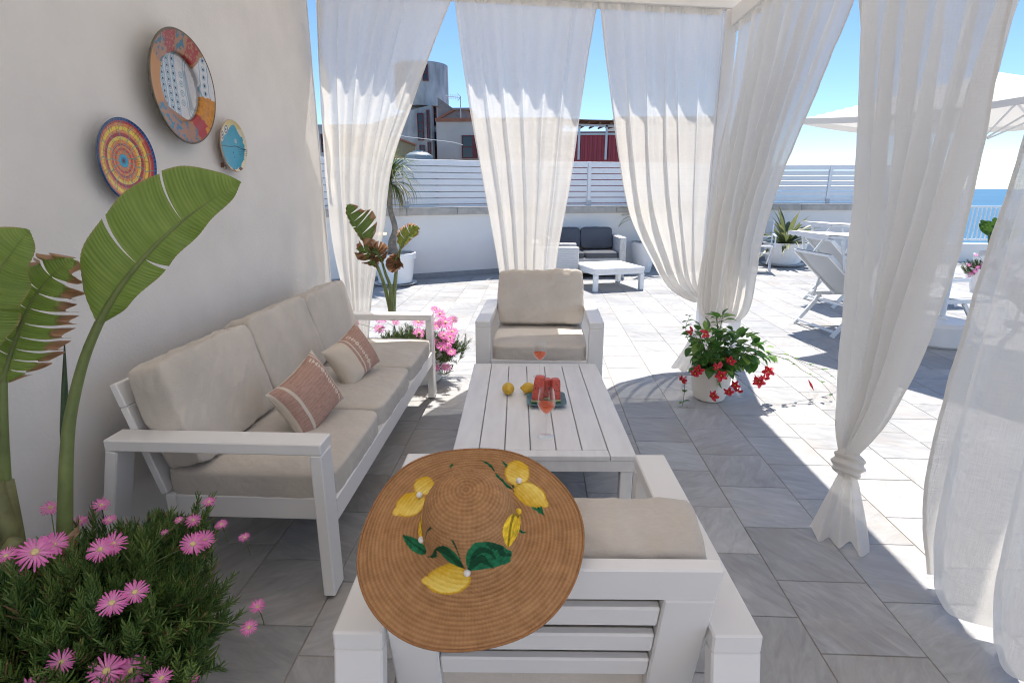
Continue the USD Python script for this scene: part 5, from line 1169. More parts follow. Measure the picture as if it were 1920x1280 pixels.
def straps(origin, n, L0, L1, w, seed, up0, droop, cols, spread=PI * 2, a0=0.0, segs=10, dry=0.0, fold=0.25, curl=0.0):
    r_ = np.random.default_rng(seed); Vs, Fs, Cs = [], [], []; k0 = 0
    for i in range(n):
        a = a0 + r_.uniform(-0.5, 0.5) * spread; e = up0 + r_.normal(0, 0.35); L = r_.uniform(L0, L1)
        s = np.linspace(0, 1, segs); h = np.array([math.cos(a), math.sin(a), 0]); t = np.array([-h[1], h[0], 0])
        ang = e - droop * r_.uniform(0.6, 1.4) * s ** 1.3; st = L / (segs - 1)
        x = np.concatenate([[0], np.cumsum(np.cos(ang[:-1]) * st)]); z = np.concatenate([[0], np.cumsum(np.sin(ang[:-1]) * st)])
        P = np.array(origin) + np.outer(x, h) + np.outer(z, [0, 0, 1]) + np.outer(curl * s ** 2 * r_.normal(), t)
        ww = w * (0.75 + 0.5 * np.sin(PI * np.clip(s * 0.9 + 0.1, 0, 1))) * np.clip((1 - s) * 3, 0.03, 1) * r_.uniform(0.8, 1.2)
        n_ = np.stack([-np.sin(ang)[:, None] * h + np.cos(ang)[:, None] * np.array([0, 0, 1])], 0)[0]
        V = np.concatenate([P + t * ww[:, None] + n_ * (fold * ww)[:, None], P, P - t * ww[:, None] + n_ * (fold * ww)[:, None]], 1).reshape(-1, 3)
        F = []
        for j in range(segs - 1):
            for q in range(2):
                a_ = k0 + 3 * j + q; F += [(a_, a_ + 1, a_ + 4), (a_, a_ + 4, a_ + 3)]
        k = r_.uniform(); c = np.array(cols[0]) * (1 - k) + np.array(cols[1]) * k
        cc = c * (1 - dry * s[:, None] ** 3) + np.array([0.34, 0.24, 0.12]) * dry * s[:, None] ** 3
        Vs.append(V); Fs += F; Cs.append(np.repeat(cc, 3, 0)); k0 += len(V)
    return trimesh.Trimesh(np.vstack(Vs), np.array(Fs), process=False), np.vstack(Cs)
top_ = (PP[0], PP[1], 1.55)
m1, c1 = straps(top_, 120, 0.45, 0.72, 0.011, 5, 1.1, 2.0, ((0.045, 0.10, 0.025), (0.17, 0.24, 0.06)), dry=0.4)
m2, c2 = straps((PP[0], PP[1], 1.5), 70, 0.5, 0.72, 0.008, 6, 0.2, 1.9, ((0.06, 0.11, 0.03), (0.25, 0.22, 0.10)), dry=0.9)
obj('crown', cat_([m1, m2]), PAINT_LEAF, palm, smooth=True, col=np.vstack([c1, c2]), world=True, kind='stuff')
weed, wc = straps((PP[0] - 0.17, PP[1] - 0.1, 0.44), 16, 0.06, 0.12, 0.012, 9, 0.7, 1.2, ((0.05, 0.12, 0.03), (0.10, 0.18, 0.05)))
obj('low_sprout', weed, PAINT_LEAF, palm, smooth=True, col=wc, world=True)

# pot behind the wicker sofa with palm leaves ------------------------------
QP = np.array([1.86, 9.98])
pot('tall_pot', 'tall tapering white pot right of the wicker sofa', QP, vessel(0.145, 0.235, 0.53, 0.02), PLASTIC, 0.50, 0.21)
fan = thing('fan_palm', 'plant with arching narrow leaves in the tall white pot beyond the swept curtain', 'palm', (*QP, 0.51))
m1, c1 = straps((QP[0], QP[1] - 0.02, 0.9), 26, 0.45, 0.75, 0.014, 15, 0.7, 1.5, ((0.06, 0.12, 0.03), (0.24, 0.25, 0.06)), dry=0.6)
obj('leaves', m1, PAINT_LEAF, fan, smooth=True, col=c1, world=True, kind='stuff')
obj('trunk', tube([(QP[0], QP[1], 0.5), (QP[0], QP[1], 0.92)], [0.045, 0.03], 10), BARK, fan, smooth=True, world=True)
peb = thing('pebbles', 'pale pebbles on the soil of the tall white pot', 'pebbles', (*QP, 0.515), kind='stuff')
obj('stones', cat_([sphere((QP[0] + r_.uniform(-0.19, 0.19), QP[1] + r_.uniform(-0.19, 0.1), 0.525), r_.uniform(0.012, 0.03), 1, (1, 1, 1)) for k in range(26)]), STONE, peb, world=True, kind='stuff')

# agave bowl, right side plants ------------------------------------------
AP = np.array([4.72, 10.95])
pot('bowl_pot', 'wide low white bowl pot with saucer holding the agave', AP, [(0.001, 0.045), (0.25, 0.045), (0.31, 0.10), (0.36, 0.25), (0.385, 0.42), (0.40, 0.425), (0.40, 0.45), (0.375, 0.45), (0.37, 0.40)], PLASTIC, 0.41, 0.37, saucer=[(0.001, 0.003), (0.27, 0.003), (0.36, 0.045), (0.37, 0.055), (0.35, 0.055), (0.28, 0.03), (0.001, 0.03)])
ag = thing('agave', 'agave with upright sword leaves in the wide bowl pot', 'agave', (*AP, 0.42))
for k in range(34):
    m1, c1 = straps((AP[0] + 0.05 * math.cos(k * 2.4), AP[1] + 0.05 * math.sin(k * 2.4), 0.40), 1, 0.5, 0.85, 0.036, 100 + k, 1.05 - 0.3 * (k % 3), 0.75, ((0.06, 0.10, 0.04), (0.20, 0.23, 0.10)), spread=0.4, a0=k * 2.399, segs=9, dry=0.3, fold=0.5)
    obj('leaf', m1, PAINT_LEAF, ag, smooth=True, col=c1, world=True)
KP = np.array([6.28, 8.02])
pot('flower_pot', 'white tapering pot with pink flowers seen between the two right hand curtains', KP, vessel(0.15, 0.22, 0.36, 0.016), PLASTIC, 0.33, 0.2)
fl3 = []
for k in range(26):
    a = k * 2.399; v = np.array([math.cos(a) * 0.24, math.sin(a) * 0.24 - 0.04, 0.42 + 0.10 * math.sin(k * 1.3)]); v[2] += -0.12 * (k % 2)
    fl3.append((np.array([KP[0] + v[0], KP[1] + v[1], v[2]]), np.array([v[0], v[1] - 0.3, 0.35]), 0.032))
ice_plant('ice_plant', 'dark leaved clump with pink flowers in the white pot at the far right', (*KP, 0.34), 0.19, 0.3, 0.14, 170, fl3, 12, leaf=0.045, mound=(0.24, 0.12, 0.10))
GP = np.array([7.85, 10.0])
pot('planter', 'white planter box pot near the railing at the far right', GP, vessel(0.22, 0.27, 0.34, 0.02), PLASTIC, 0.31, 0.24)
bp3 = thing('bird_of_paradise', 'dark green plant with orange flower before the railing at the far right', 'plant', (*GP, 0.31))
for k in range(16):
    a = k * 2.399; h = np.array([math.cos(a), math.sin(a), 0]); L = 0.35 + 0.4 * ((k * 7) % 5) / 5
    p0 = np.array([*GP, 0.29]); p1 = p0 + h * 0.12 + [0, 0, L * 0.7]; p2 = p1 + h * 0.16 + [0, 0, 0.20]
    b, c, md = blade([p1, (p1 + p2) / 2 + [0, 0, 0.03], p2], [(0, 0.01), (0.45, 0.065), (1, 0.003)], [(0, 0.01), (0.45, 0.065), (1, 0.003)], h * 0.6 + np.array([0, -0.6, 0.5]), seed=60 + k, n=26, m_=6, green=((0.03, 0.085, 0.015), (0.09, 0.17, 0.03)))
    p = obj('leaf', b, PAINT_LEAF, bp3, smooth=True, col=c, world=True); obj('stalk', tube(spline([p0, (p0 + p1) / 2 + h * 0.02, p1], 8), 0.009, 6), STEMG, p, smooth=True, world=True)
m1, c1 = straps((GP[0] - 0.05, GP[1] - 0.2, 0.74), 7, 0.08, 0.13, 0.014, 77, 0.9, 0.6, ((0.55, 0.16, 0.03), (0.70, 0.30, 0.05))); obj('flower', m1, PAINT_PETAL, bp3, smooth=True, col=c1, world=True)

# ------------------------------------------------------------------ terrace furniture in the sun
usdkit.material(stage, LK + 'white_wicker', {
    'tc': ('texture_coordinate', {}), 'w1': ('wave_texture', {'wave_type': 'bands', 'bands_direction': 'x', 'scale': 22.0}), 'w2': ('wave_texture', {'wave_type': 'bands', 'bands_direction': 'z', 'scale': 30.0}), 'w3': ('wave_texture', {'wave_type': 'bands', 'bands_direction': 'y', 'scale': 22.0}),
    's': ('math', {'math_type': 'multiply'}), 's2': ('math', {'math_type': 'maximum'}), 'r': ('rgb_ramp', {'ramp': [(0.05, (0.50, 0.48, 0.45)), (0.4, (0.80, 0.78, 0.75))]}), 'b': ('bump', {'strength': 0.8, 'distance': 0.006}), 'p': ('principled_bsdf', {'roughness': 0.55})},
    [('tc.object', 'w1.vector'), ('tc.object', 'w2.vector'), ('tc.object', 'w3.vector'), ('w1.fac', 's2.value1'), ('w3.fac', 's2.value2'), ('s2.value', 's.value1'), ('w2.fac', 's.value2'), ('s.value', 'r.fac'), ('r.color', 'p.base_color'), ('s.value', 'b.height'), ('b.normal', 'p.normal')], surface='p.BSDF')
WICK = LK + 'white_wicker'
def wicker_seat(name, lab, cat, loc, rz, W, D, ha, hs, ncush):
    t = thing(name, lab, cat, loc, rz)
    at_ = 0.105
    for s in (-1, 1):
        x0, x1 = (-W / 2, -W / 2 + at_) if s < 0 else (W / 2 - at_, W / 2)
        obj('arm', box(x0, x1, 0, D, 0.06, ha, 0.012), WICK, t, smooth=30)
    obj('seat_base', box(-W / 2 + at_ + 0.002, W / 2 - at_ - 0.002, 0.02, D - 0.122, 0.08, hs - 0.10, 0.008), WICK, t)
    obj('backrest', box(-W / 2 + at_ + 0.002, W / 2 - at_ - 0.002, D - 0.12, D, 0.08, ha + 0.06, 0.012), WICK, t)
    for sx in (-1, 1):
        for y in (0.05, D - 0.05):
            obj('foot', box(sx * (W / 2 - 0.05) - 0.035, sx * (W / 2 - 0.05) + 0.035, y - 0.035, y + 0.035, 0.001, 0.0595, 0.003), WICK, t)
    cw = (W - 2 * at_ - 0.01) / ncush
    for k in range(ncush):
        cx = -W / 2 + at_ + 0.005 + cw * (k + 0.5)
        sc = squircle_cushion(cw - 0.006, D - 0.14, 0.085, 9, 0.1, 0.003, 80 + k, sub=4); sc.apply_translation([cx, (D - 0.12) / 2 + 0.01, hs - 0.052]); obj('seat_cushion', sc, CUSHION_G, t, smooth=True)
        bc = squircle_cushion(cw - 0.01, 0.37, 0.12, 7, 0.16, 0.006, 90 + k, sub=4)
        bc.apply_transform(trimesh.transformations.rotation_matrix(math.radians(76), [1, 0, 0])); bc.apply_translation([cx, D - 0.215, hs + 0.185]); obj('back_cushion', bc, CUSHION_G, t, smooth=True)
wicker_seat('wicker_sofa', 'white wicker two seat sofa with dark grey cushions against the terrace wall', 'sofa', (0.78, 9.18, 0), 6, 1.34, 0.76, 0.665, 0.43, 2)
wicker_seat('wicker_armchair', 'white wicker armchair half hidden behind the middle curtain', 'armchair', (0.62, 8.78, 0), 90, 0.72, 0.72, 0.585, 0.38, 1)
ot = thing('outdoor_table', 'small white square outdoor table before the wicker sofa', 'table', (1.06, 8.42, 0), 19)
w = 0.40
for k in range(5):
    x0 = -w + k * 2 * w / 5
    obj('top_slat', box(x0 + 0.001, x0 + 2 * w / 5 - 0.001, -w, w, 0.29, 0.33, 0.004), PLASTIC, ot)
for s in (-1, 1):
    obj('apron', box(-w + 0.01, w - 0.01, s * (w - 0.025) - 0.012, s * (w - 0.025) + 0.012, 0.235, 0.2895, 0.003), PLASTIC, ot)
    obj('apron', box(s * (w - 0.025) - 0.012, s * (w - 0.025) + 0.012, -w + 0.04, w - 0.04, 0.235, 0.2895, 0.003), PLASTIC, ot)
    for r in (-1, 1):
        obj('leg', box(s * (w - 0.035) - 0.032, s * (w - 0.035) + 0.032, r * (w - 0.035) - 0.032, r * (w - 0.035) + 0.032, 0.001, 0.2345, 0.004), PLASTIC, ot)

SLING = mat('grey_sling_mesh', (0.42, 0.44, 0.46), 0.7, var=0.08, vscale=300, bump=0.4, bscale=500)
SLINGW = mat('white_sling_mesh', (0.72, 0.71, 0.69), 0.7, var=0.06, vscale=200, bump=0.4, bscale=500)
FRAMEW = mat('lounger_frame_paint', (0.72, 0.74, 0.75), 0.4, var=0.04)
PLUG = mat('dark_pivot', (0.06, 0.06, 0.06), 0.5)
def lounger(lab, loc, rz, back=42):
    'head end at x = 0, the body runs along +x; width along y'
    t = thing('sun_lounger', lab, 'sun lounger', loc, rz, 'sun loungers on the terrace')
    W, L, zs = 0.62, 1.95, 0.34
    bx0 = 0.62                                             # hinge of the back rest
    ca, sa = math.cos(math.radians(back)), math.sin(math.radians(back)); BL_ = 0.70
    hx, hz = bx0 - BL_ * ca, zs + BL_ * sa
    for s in (-1, 1):
        y = s * W / 2
        obj('side_rail', beam((bx0 - 0.25, y, zs), (L, y, zs), 0.028, 0.045), FRAMEW, t)
        obj('back_rail', beam((bx0, y - s * 0.032, zs + 0.005), (hx, y - s * 0.032, hz), 0.026, 0.04), FRAMEW, t)
        obj('rear_leg', beam((bx0 - 0.14, y - s * 0.002, zs - 0.024), (bx0 - 0.40, y - s * 0.002, 0.004), 0.028, 0.04), FRAMEW, t)
        obj('front_leg', beam((L - 0.35, y - s * 0.002, zs - 0.024), (L - 0.12, y - s * 0.002, 0.004), 0.028, 0.04), FRAMEW, t)
        obj('brace', beam((bx0 - 0.27, y - s * 0.066, zs - 0.02), (bx0 - 0.30 * ca, y - s * 0.066, zs + 0.30 * sa), 0.014, 0.022), FRAMEW, t)
        obj('pivot', cat_([tube([(bx0 - 0.235, y - 0.024, zs), (bx0 - 0.235, y + 0.024, zs)], 0.034, 14)]), PLASTIC, t)
        obj('bolt', tube([(hx + 0.24 * ca, y - s * 0.012 - 0.012, hz - 0.24 * sa), (hx + 0.24 * ca, y - s * 0.012 + 0.012, hz - 0.24 * sa)], 0.012, 10), PLUG, t)
    for nm, x, z in (('rear_crossbar', bx0 - 0.375, 0.055), ('rear_crossbar', bx0 - 0.17, 0.285), ('front_crossbar', L - 0.145, 0.05), ('end_bar', L, zs), ('head_bar', hx, hz)):
        obj(nm, beam((x, -W / 2 + 0.02, z), (x, W / 2 - 0.02, z), 0.024, 0.024, up=(1, 0, 0)), FRAMEW, t)
    def sling(x0, z0, x1, z1, sag, m_, half, nm):
        u, v = np.meshgrid(np.linspace(0, 1, 24), np.linspace(-1, 1, 13))
        d = np.array([x1 - x0, 0, z1 - z0]); n = np.array([-d[2], 0, d[0]]); n = n / np.linalg.norm(n)
        if n[2] < 0: n = -n
        P = np.array([x0, 0, z0]) + u[..., None] * d + v[..., None] * np.array([0, half, 0]) - n * (sag * (1 - v ** 2) * np.sin(PI * np.clip(u, 0.02, 0.98)))[..., None]
        a_ = grid_mesh(P + n * 0.002); b_ = grid_mesh(P - n * 0.002); b_.faces = b_.faces[:, ::-1]
        obj(nm, cat_([a_, b_]), m_, t, smooth=True)
    sling(bx0 - 0.02, zs + 0.03, hx, hz + 0.018, 0.035, SLING, W / 2 - 0.02, 'back_sling')
    sling(bx0 + 0.02, zs + 0.03, L - 0.01, zs + 0.03, 0.03, SLING, W / 2 - 0.012, 'seat_sling')
    # sun shade on two bent arms
    px, pz = hx + 0.20 * ca, hz - 0.20 * sa
    for s in (-1, 1):
        y = s * (W / 2 + 0.0)
        obj('shade_arm', beam((px, y, pz), (px - 0.07, y, hz + 0.16), 0.016, 0.026), FRAMEW, t)
        obj('shade_arm', beam((px + 0.01, y, pz), (px + 0.22, y, hz + 0.165), 0.016, 0.026), FRAMEW, t)
        obj('shade_side', beam((hx - 0.06, y, hz + 0.185), (hx + 0.60, y, hz + 0.15), 0.02, 0.022), FRAMEW, t)
    for x, z in ((hx - 0.06, hz + 0.185), (hx + 0.60, hz + 0.15)):
        obj('shade_bar', beam((x, -W / 2, z), (x, W / 2, z), 0.02, 0.02, up=(1, 0, 0)), FRAMEW, t)
    sling(hx - 0.07, hz + 0.20, hx + 0.61, hz + 0.166, 0.012, SLINGW, W / 2 + 0.015, 'shade_cloth')
    x = np.linspace(-1, 1, 80); P = np.stack([np.stack([np.full_like(x, hx - 0.075), x * (W / 2 + 0.015), hz + 0.20 + 0 * x], 1), np.stack([np.full_like(x, hx - 0.082), x * (W / 2 + 0.015), hz + 0.165 - 0.012 * np.abs(np.sin(x * PI * 3.5))], 1)])
    obj('shade_valance', grid_mesh(P), SLINGW, t, smooth=True)
lounger('grey mesh sun lounger with raised back and shade beyond the tied corner curtain', (2.66, 5.74, 0), 9)
lounger('farther sun lounger behind the first with only its shade showing', (3.40, 7.2, 0), 6, 44)
lounger('sun lounger seen in the gap between the two right hand curtains', (3.62, 4.35, 0), 8, 36)

dc = thing('folding_chair', 'grey folding chair standing by the agave bowl', 'chair', (3.92, 10.15, 0), -14)
for s in (-1, 1):
    x = s * 0.23
    obj('back_post', beam((x, 0.16, 0.004), (x, 0.22, 0.88), 0.022, 0.03), FRAMEW, dc)
    obj('cross_leg', beam((x - s * 0.02, -0.20, 0.004), (x - s * 0.02, 0.18, 0.46), 0.02, 0.026), FRAMEW, dc)
    obj('cross_leg', beam((x - s * 0.042, 0.20, 0.12), (x - s * 0.042, -0.2, 0.46), 0.02, 0.026), FRAMEW, dc)
    obj('seat_rail', beam((x, -0.22, 0.46), (x, 0.20, 0.46), 0.022, 0.026), FRAMEW, dc)
    obj('arm_rest', beam((x, -0.22, 0.64), (x, 0.19, 0.66), 0.035, 0.02), FRAMEW, dc)
    obj('arm_post', beam((x, -0.21, 0.47), (x, -0.21, 0.63), 0.02, 0.02), FRAMEW, dc)
obj('seat_sling', box(-0.215, 0.215, -0.21, 0.19, 0.455, 0.461), SLING, dc)
bs = box(-0.225, 0.225, 0.200, 0.206, 0.68, 0.88); obj('back_sling', bs, SLING, dc)
obj('cross_bar', beam((-0.22, 0.17, 0.30), (0.22, 0.17, 0.30), 0.02, 0.026, up=(0, 1, 0)), FRAMEW, dc)
obj('cross_bar', beam((-0.22, 0.205, 0.60), (0.22, 0.205, 0.60), 0.02, 0.026, up=(0, 1, 0)), FRAMEW, dc)

# square parasol
usdkit.material(stage, LK + 'parasol_cloth', {'d': ('diffuse_bsdf', {'color': (0.80, 0.785, 0.75)}), 't': ('translucent_bsdf', {'color': (0.72, 0.68, 0.62)}), 'x': ('mix_closure', {'fac': 0.22})}, [('d.BSDF', 'x.closure1'), ('t.BSDF', 'x.closure2')], surface='x.closure')
pa = thing('parasol', 'large square cream parasol over the sun loungers', 'parasol', (3.86, 5.35, 0), 30)
hs = 1.02; ap, ed = 2.40, 2.07
u = np.linspace(-1, 1, 41); Ug, Vg = np.meshgrid(u, u)
mx = np.maximum(np.abs(Ug), np.abs(Vg)); mn = np.minimum(np.abs(Ug), np.abs(Vg))
zz = ap + (ed - ap) * mx ** 0.92 - 0.05 * mx * (1 - (mn / np.maximum(mx, 1e-6)) ** 2) * mx
sc_ = 1 - 0.035 * mx ** 4 * (1 - (mn / np.maximum(mx, 1e-6)) ** 2)
P = np.stack([Ug * hs * sc_, Vg * hs * sc_, zz], -1)
obj('canopy', grid_mesh(P), LK + 'parasol_cloth', pa, smooth=25)
per = np.concatenate([P[0, :-1], P[:-1, -1], P[-1, :0:-1], P[:0:-1, 0], P[:1, 0]])
low = per.copy(); low[:, 2] -= 0.05
obj('valance', grid_mesh(np.stack([per * [1.001, 1.001, 1], low * [1.001, 1.001, 1]])), LK + 'parasol_cloth', pa, smooth=True)
for a in range(8):
    dx, dy = ((1, 1), (1, 0), (1, -1), (0, -1), (-1, -1), (-1, 0), (-1, 1), (0, 1))[a]
    e = np.array([dx * hs * 0.96, dy * hs * 0.96, ed - 0.03 if dx and dy else ed - 0.06])
    obj('rib', beam((dx * 0.04, dy * 0.04, ap - 0.05), e, 0.014, 0.02), FRAMEW, pa)
    obj('strut', beam((dx * 0.04, dy * 0.04, ap - 0.55), np.array([dx * 0.04, dy * 0.04, ap - 0.05]) * 0.5 + e * 0.5 - [0, 0, 0.012], 0.012, 0.016), FRAMEW, pa)
obj('pole', lathe([(0.001, 0.25), (0.024, 0.25), (0.024, ap + 0.02), (0.001, ap + 0.02)], 20), FRAMEW, pa, smooth=30)
obj('finial', sphere((0, 0, ap + 0.05), 0.032, 2), PLASTIC, pa, smooth=True)
obj('base', lathe([(0.001, 0.001), (0.25, 0.001), (0.265, 0.02), (0.26, 0.19), (0.23, 0.225), (0.05, 0.235), (0.05, 0.26), (0.001, 0.26)], 48), PLASTIC, pa, smooth=30)

# ------------------------------------------------------------------ town behind the terrace
CONC = mat('weathered_concrete', (0.50, 0.50, 0.49), 0.9, dark=(0.22, 0.225, 0.225), vscale=0.9, stretch=(1.6, 1.6, 0.55), bump=0.4, bscale=6, bdist=0.05, detail=9)
STUCCO = mat('beige_stucco', (0.50, 0.44, 0.385), 0.9, var=0.12, vscale=1.0, bump=0.2, bscale=12, bdist=0.02)
REDF = mat('red_window_frame', (0.16, 0.022, 0.025), 0.6, var=0.2)
WGLASS = mat('dark_window_glass', (0.015, 0.018, 0.022), 0.08)
ROOFG = mat('grey_roofing', (0.23, 0.215, 0.20), 0.85, var=0.3)
TILE_R = mat('terracotta_coping', (0.33, 0.13, 0.075), 0.8, var=0.35, vscale=3)
def px_x(px, Y): return at(px, 354, Y)[0]
def px_z(py, Y): return at(900, py, Y)[2]
YT_ = 38.0
def wbox(px0, px1, py0, py1, Y0, Y1, ch=0.0, ground=False):
    x0, x1 = px_x(px0, Y0), px_x(px1, Y0); z1, z0 = px_z(py0, Y0), (-7 if ground else px_z(py1, Y0))
    return box(x0, x1, Y0, Y1, z0, z1, ch)
tw = thing('concrete_tower_house', 'weathered grey concrete building with round stair tower and slit windows', 'building', (px_x(760, YT_), YT_ + 2, -7))
rc = (px_x(838, YT_) - px_x(740, YT_)) / 2; cxT = (px_x(838, YT_) + px_x(740, YT_)) / 2
def drum(z0, z1, r, y): 
    m_ = lathe([(0.001, z0), (r, z0), (r, z1), (r - 0.18, z1 + 0.02), (r - 0.2, z1 - 0.25), (0.001, z1 - 0.25)], 56); m_.apply_translation([cxT, y, 0]); return m_
obj('round_tower', drum(px_z(196, YT_), px_z(112, YT_), rc, YT_ + rc), CONC, tw, smooth=25, world=True)
obj('tower_core', wbox(772, 824, 190, 300, YT_ + 0.9, YT_ + 4, ground=True), CONC, tw, world=True)
x0, x1 = px_x(690, YT_), px_x(814, YT_)
sl = trimesh.creation.extrude_polygon(Polygon([(x0, -7), (x1, -7), (x1, px_z(196, YT_)), (px_x(772, YT_), px_z(207, YT_)), (x0, px_z(236, YT_))]), 0.8, engine='earcut')
sl.apply_transform(np.array([[1, 0, 0, 0], [0, 0, -1, YT_ + 0.8], [0, 1, 0, 0], [0, 0, 0, 1.0]])); obj('slanted_wall', sl, CONC, tw, world=True)
obj('wing', wbox(560, 716, 232, 300, YT_ + 1.2, YT_ + 8, ground=True), CONC, tw, world=True)
def slit(parent, px0, px1, py0, py1, Y, bars=1, frame=REDF, glass=WGLASS):
    x0, x1, z1, z0 = px_x(px0, Y), px_x(px1, Y), px_z(py0, Y), px_z(py1, Y)
    fw = 0.05
    f = cat_([box(x0, x0 + fw, Y - 0.10, Y - 0.003, z0, z1), box(x1 - fw, x1, Y - 0.10, Y - 0.003, z0, z1), box(x0 + fw, x1 - fw, Y - 0.10, Y - 0.003, z1 - fw, z1), box(x0 + fw, x1 - fw, Y - 0.10, Y - 0.003, z0, z0 + fw)]
             + [box(x0 + fw, x1 - fw, Y - 0.09, Y - 0.003, z0 + (z1 - z0) * (k + 1) / (bars + 1) - 0.03, z0 + (z1 - z0) * (k + 1) / (bars + 1) + 0.03) for k in range(bars)])
    w_ = obj('window', f, frame, parent, world=True)
    obj('pane', box(x0 + fw * 0.9, x1 - fw * 0.9, Y - 0.05, Y - 0.004, z0 + fw * 0.9, z1 - fw * 0.9), glass, w_, world=True)
slit(tw, 788, 799, 212, 263, YT_, 2); slit(tw, 790, 799, 272, 300, YT_, 1); slit(tw, 805, 810, 206, 262, YT_, 1); slit(tw, 805, 811, 266, 300, YT_, 1)
# a tall slit on the drum
a = math.radians(250)
slit(tw, 801, 811, 120, 151, YT_ + 0.10, 1)
slit(tw, 816, 823, 190, 236, YT_ + 0.9, 1); slit(tw, 817, 823, 247, 298, YT_ + 0.9, 1)
for px in (610, 650): slit(tw, px, px + 16, 250, 285, YT_ + 1.2, 1)
obj('dark_roof_edge', wbox(768, 812, 190, 197, YT_ + 0.85, YT_ + 1.6), ROOFG, tw, world=True)
YH = 33.0
bh = thing('beige_house', 'low beige house with red shuttered window beside the concrete tower', 'building', (px_x(900, YH), YH, -7))
obj('wall', wbox(822, 1052, 228, 300, YH, YH + 7, ground=True), STUCCO, bh, world=True)
obj('parapet_cap', wbox(820, 1054, 221, 227.6, YH - 0.08, YH + 7.1), TILE_R, bh, world=True)
slit(bh, 868, 893, 254, 297, YH, 1)
for px in (958, 1010): slit(bh, px, px + 24, 258, 296, YH, 1)
obj('shutter', wbox(887, 896, 255, 297, YH - 0.16, YH - 0.11), REDF, bh, world=True)
xa, xb = px_x(826, YH + 2), px_x(880, YH + 2)
rf = trimesh.creation.extrude_polygon(Polygon([(xa, px_z(224, YH + 2)), (xb, px_z(224, YH + 2)), (xb, px_z(206, YH + 2)), (px_x(856, YH + 2), px_z(205, YH + 2)), (xa, px_z(182, YH + 2))]), 3.0, engine='earcut')
rf.apply_transform(np.array([[1, 0, 0, 0], [0, 0, -1, YH + 5.0], [0, 1, 0, 0], [0, 0, 0, 1.0]])); obj('attic', rf, ROOFG, bh, world=True)
obj('attic_coping', beam((px_x(826, YH + 1.9), YH + 1.9, px_z(222, YH + 1.9)), (px_x(858, YH + 1.9), YH + 1.9, px_z(204, YH + 1.9)), 0.12, 0.10), TILE_R, bh, world=True)
obj('attic_cornice', wbox(850, 884, 202, 206, YH + 1.8, YH + 5.2), ROOFG, bh, world=True)
an = thing('antenna', 'thin roof aerial standing on the beige house', 'antenna', (px_x(866, YH + 1), YH + 1, px_z(222, YH)))
xm, Y_ = px_x(867, YH + 1), YH + 1
obj('mast', tube([(xm, Y_, px_z(222, YH)), (xm, Y_, px_z(180, Y_))], 0.03, 6), STEEL, an, world=True)
obj('boom', tube([(px_x(840, Y_), Y_, px_z(180, Y_)), (px_x(868, Y_), Y_, px_z(183, Y_))], 0.018, 5), STEEL, an, world=True)
for k in range(7):
    xx_ = px_x(842 + k * 3.4, Y_); obj('element', tube([(xx_, Y_ - 0.12, px_z(180.5 + k * 0.3, Y_) - 0.14), (xx_, Y_ + 0.12, px_z(180.5 + k * 0.3, Y_) + 0.14)], 0.012, 4), STEEL, an, world=True)
for dz in (-1, 1): obj('reflector', tube([(px_x(862, Y_), Y_, px_z(182 + dz * 7, Y_)), (px_x(868, Y_), Y_, px_z(182, Y_))], 0.014, 4), STEEL, an, world=True)
YK = 26.0
wt = thing('water_tank', 'grey domed water tank just above the slat fence', 'water tank', (px_x(788, YK), YK, -7))
tm = lathe([(0.001, -7), (0.62, -7), (0.62, px_z(296, YK)), (0.58, px_z(291, YK)), (0.40, px_z(286, YK)), (0.22, px_z(285, YK)), (0.22, px_z(282, YK)), (0.001, px_z(282, YK))], 32)
tm.apply_translation([px_x(788, YK), YK, 0]); obj('tank_body', tm, mat('tank_plastic', (0.22, 0.27, 0.29), 0.5, var=0.15), wt, smooth=30, world=True)
for a in range(8): obj('rib', tube([(px_x(788, YK) + 0.6 * math.cos(a * PI / 4), YK + 0.6 * math.sin(a * PI / 4), px_z(294, YK)), (px_x(788, YK) + 0.25 * math.cos(a * PI / 4), YK + 0.25 * math.sin(a * PI / 4), px_z(285, YK))], 0.03, 5), LK + 'tank_plastic', wt, world=True)
cb = thing('cable', 'white drooping cable strung before the concrete building', 'cable', at(760, 252, 24))
obj('wire', tube(spline([at(720, 247, 25), at(760, 256, 24.6), at(810, 262, 24.2), at(850, 267, 24), at(868, 272, 23.8)], 30), 0.012, 5), ALU, cb, world=True)
wl = thing('side_house', 'ochre house edge showing left of the concrete building above the palm', 'building', (px_x(730, 28), 28, -7))
obj('wall', wbox(640, 742, 258, 300, 28, 33, ground=True), mat('ochre_stucco', (0.52, 0.40, 0.21), 0.9, var=0.2, vscale=2), wl, world=True)
obj('roof_edge', wbox(638, 744, 254, 257.8, 27.9, 33), TILE_R, wl, world=True)
slit(wl, 734, 741, 283, 291, 28, 0, STEEL)
YS = 24.0
sh = thing('red_shed', 'red corrugated metal shed with open roof frame above the slat fence', 'shed', (px_x(1130, YS), YS, -7))
RED = mat('red_sheet_metal', (0.28, 0.028, 0.040), 0.5, var=0.18, vscale=2)
x0, x1 = px_x(1050, YS), px_x(1330, YS); n = int((x1 - x0) / 0.19)
for k in range(n):
    xa = x0 + k * 0.19
    pr = Polygon([(xa, YS), (xa + 0.035, YS - 0.03), (xa + 0.11, YS - 0.03), (xa + 0.145, YS), (xa + 0.189, YS), (xa + 0.189, YS + 0.01), (xa + 0.14, YS + 0.01), (xa + 0.105, YS - 0.018), (xa + 0.04, YS - 0.018), (xa + 0.005, YS + 0.01), (xa, YS + 0.01)])
    e_ = trimesh.creation.extrude_polygon(pr, px_z(255, YS) + 7, engine='earcut'); e_.apply_translation([0, 0, -7]); obj('sheet_rib', e_, RED, sh, world=True)
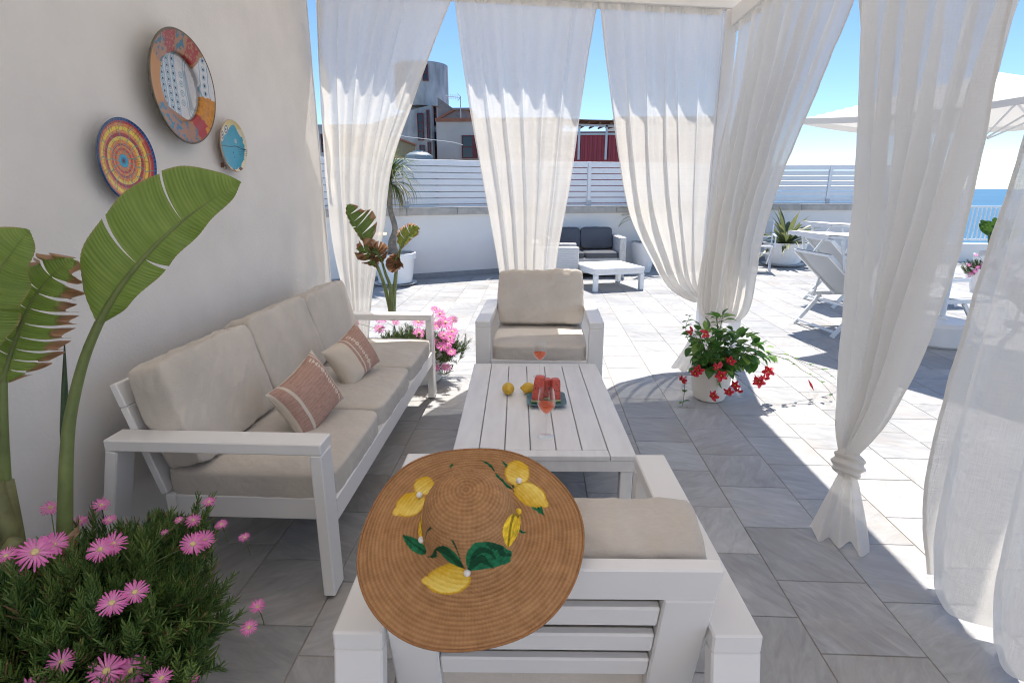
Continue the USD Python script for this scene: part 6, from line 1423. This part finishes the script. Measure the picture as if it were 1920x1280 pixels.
for px in (1081, 1131, 1181, 1231, 1290): obj('roof_post', wbox(px, px + 4, 236, 300, YS - 0.10, YS - 0.035), STEEL, sh, world=True)
obj('roof_rail', beam((x0, YS - 0.02, px_z(252.5, YS)), (x1, YS - 0.02, px_z(252.5, YS)), 0.08, 0.08), STEEL, sh, world=True)
obj('roof_rail', beam((x0, YS - 0.07, px_z(235, YS)), (x1, YS - 0.07, px_z(244, YS)), 0.06, 0.09), STEEL, sh, world=True)
WOODR = mat('brown_roof_boards', (0.25, 0.13, 0.07), 0.8, var=0.4, vscale=4)
rfm = trimesh.Trimesh([(x0, YS - 0.4, px_z(229, YS)), (x1, YS - 0.4, px_z(238, YS)), (x1, YS + 5, px_z(244, YS) + 0.5), (x0, YS + 5, px_z(236, YS) + 0.5)], [(0, 1, 2), (0, 2, 3)], process=False)
up_ = rfm.copy(); up_.apply_translation([0, 0, 0.06]); dn_ = rfm.copy(); dn_.faces = dn_.faces[:, ::-1]
obj('roof', cat_([up_, dn_, beam((x0, YS - 0.4, px_z(229, YS) + 0.03), (x1, YS - 0.4, px_z(238, YS) + 0.03), 0.06, 0.02)]), WOODR, sh, world=True)
for k in range(14):
    xx_ = x0 + (x1 - x0) * (k + 0.5) / 14; obj('rafter', beam((xx_, YS - 0.35, px_z(229 + 9 * k / 14, YS) - 0.05), (xx_, YS + 4.9, px_z(237 + 8 * k / 14, YS) + 0.42), 0.06, 0.07), WOODR, sh, world=True)
obj('back_wall', box(x0, x1, YS + 4.9, YS + 5.0, -7, px_z(240, YS) + 0.3), RED, sh, world=True)
for i, (px0, px1, py, Y, c, lab) in enumerate(((1340, 1450, 300, 60, (0.55, 0.47, 0.40), 'pale low house beyond the red shed'), (1150, 1330, 224, 52, (0.50, 0.42, 0.35), 'plain stucco block rising behind the red shed'), (930, 1060, 236, 46, (0.46, 0.41, 0.37), 'plain flat roofed house behind the middle curtain'))):
    if i != 1: continue
    t = thing('flat_roofed_house', lab, 'building', (px_x((px0 + px1) / 2, Y), Y, -7))
    m_ = mat('stucco_%s' % ('a', 'b', 'c')[i], c, 0.9, var=0.15, vscale=0.8)
    obj('wall', wbox(px0, px1, py, 300, Y, Y + 8, ground=True), m_, t, world=True)
    obj('roof_edge', wbox(px0 - 2, px1 + 2, py - 4, py - 0.3, Y - 0.1, Y + 8.1), STONE, t, world=True)
    for k in range(3):
        p0 = px0 + (px1 - px0) * (0.15 + 0.3 * k); slit(t, p0, p0 + (px1 - px0) * 0.12, py + 12, py + 40, Y, 1, STEEL)
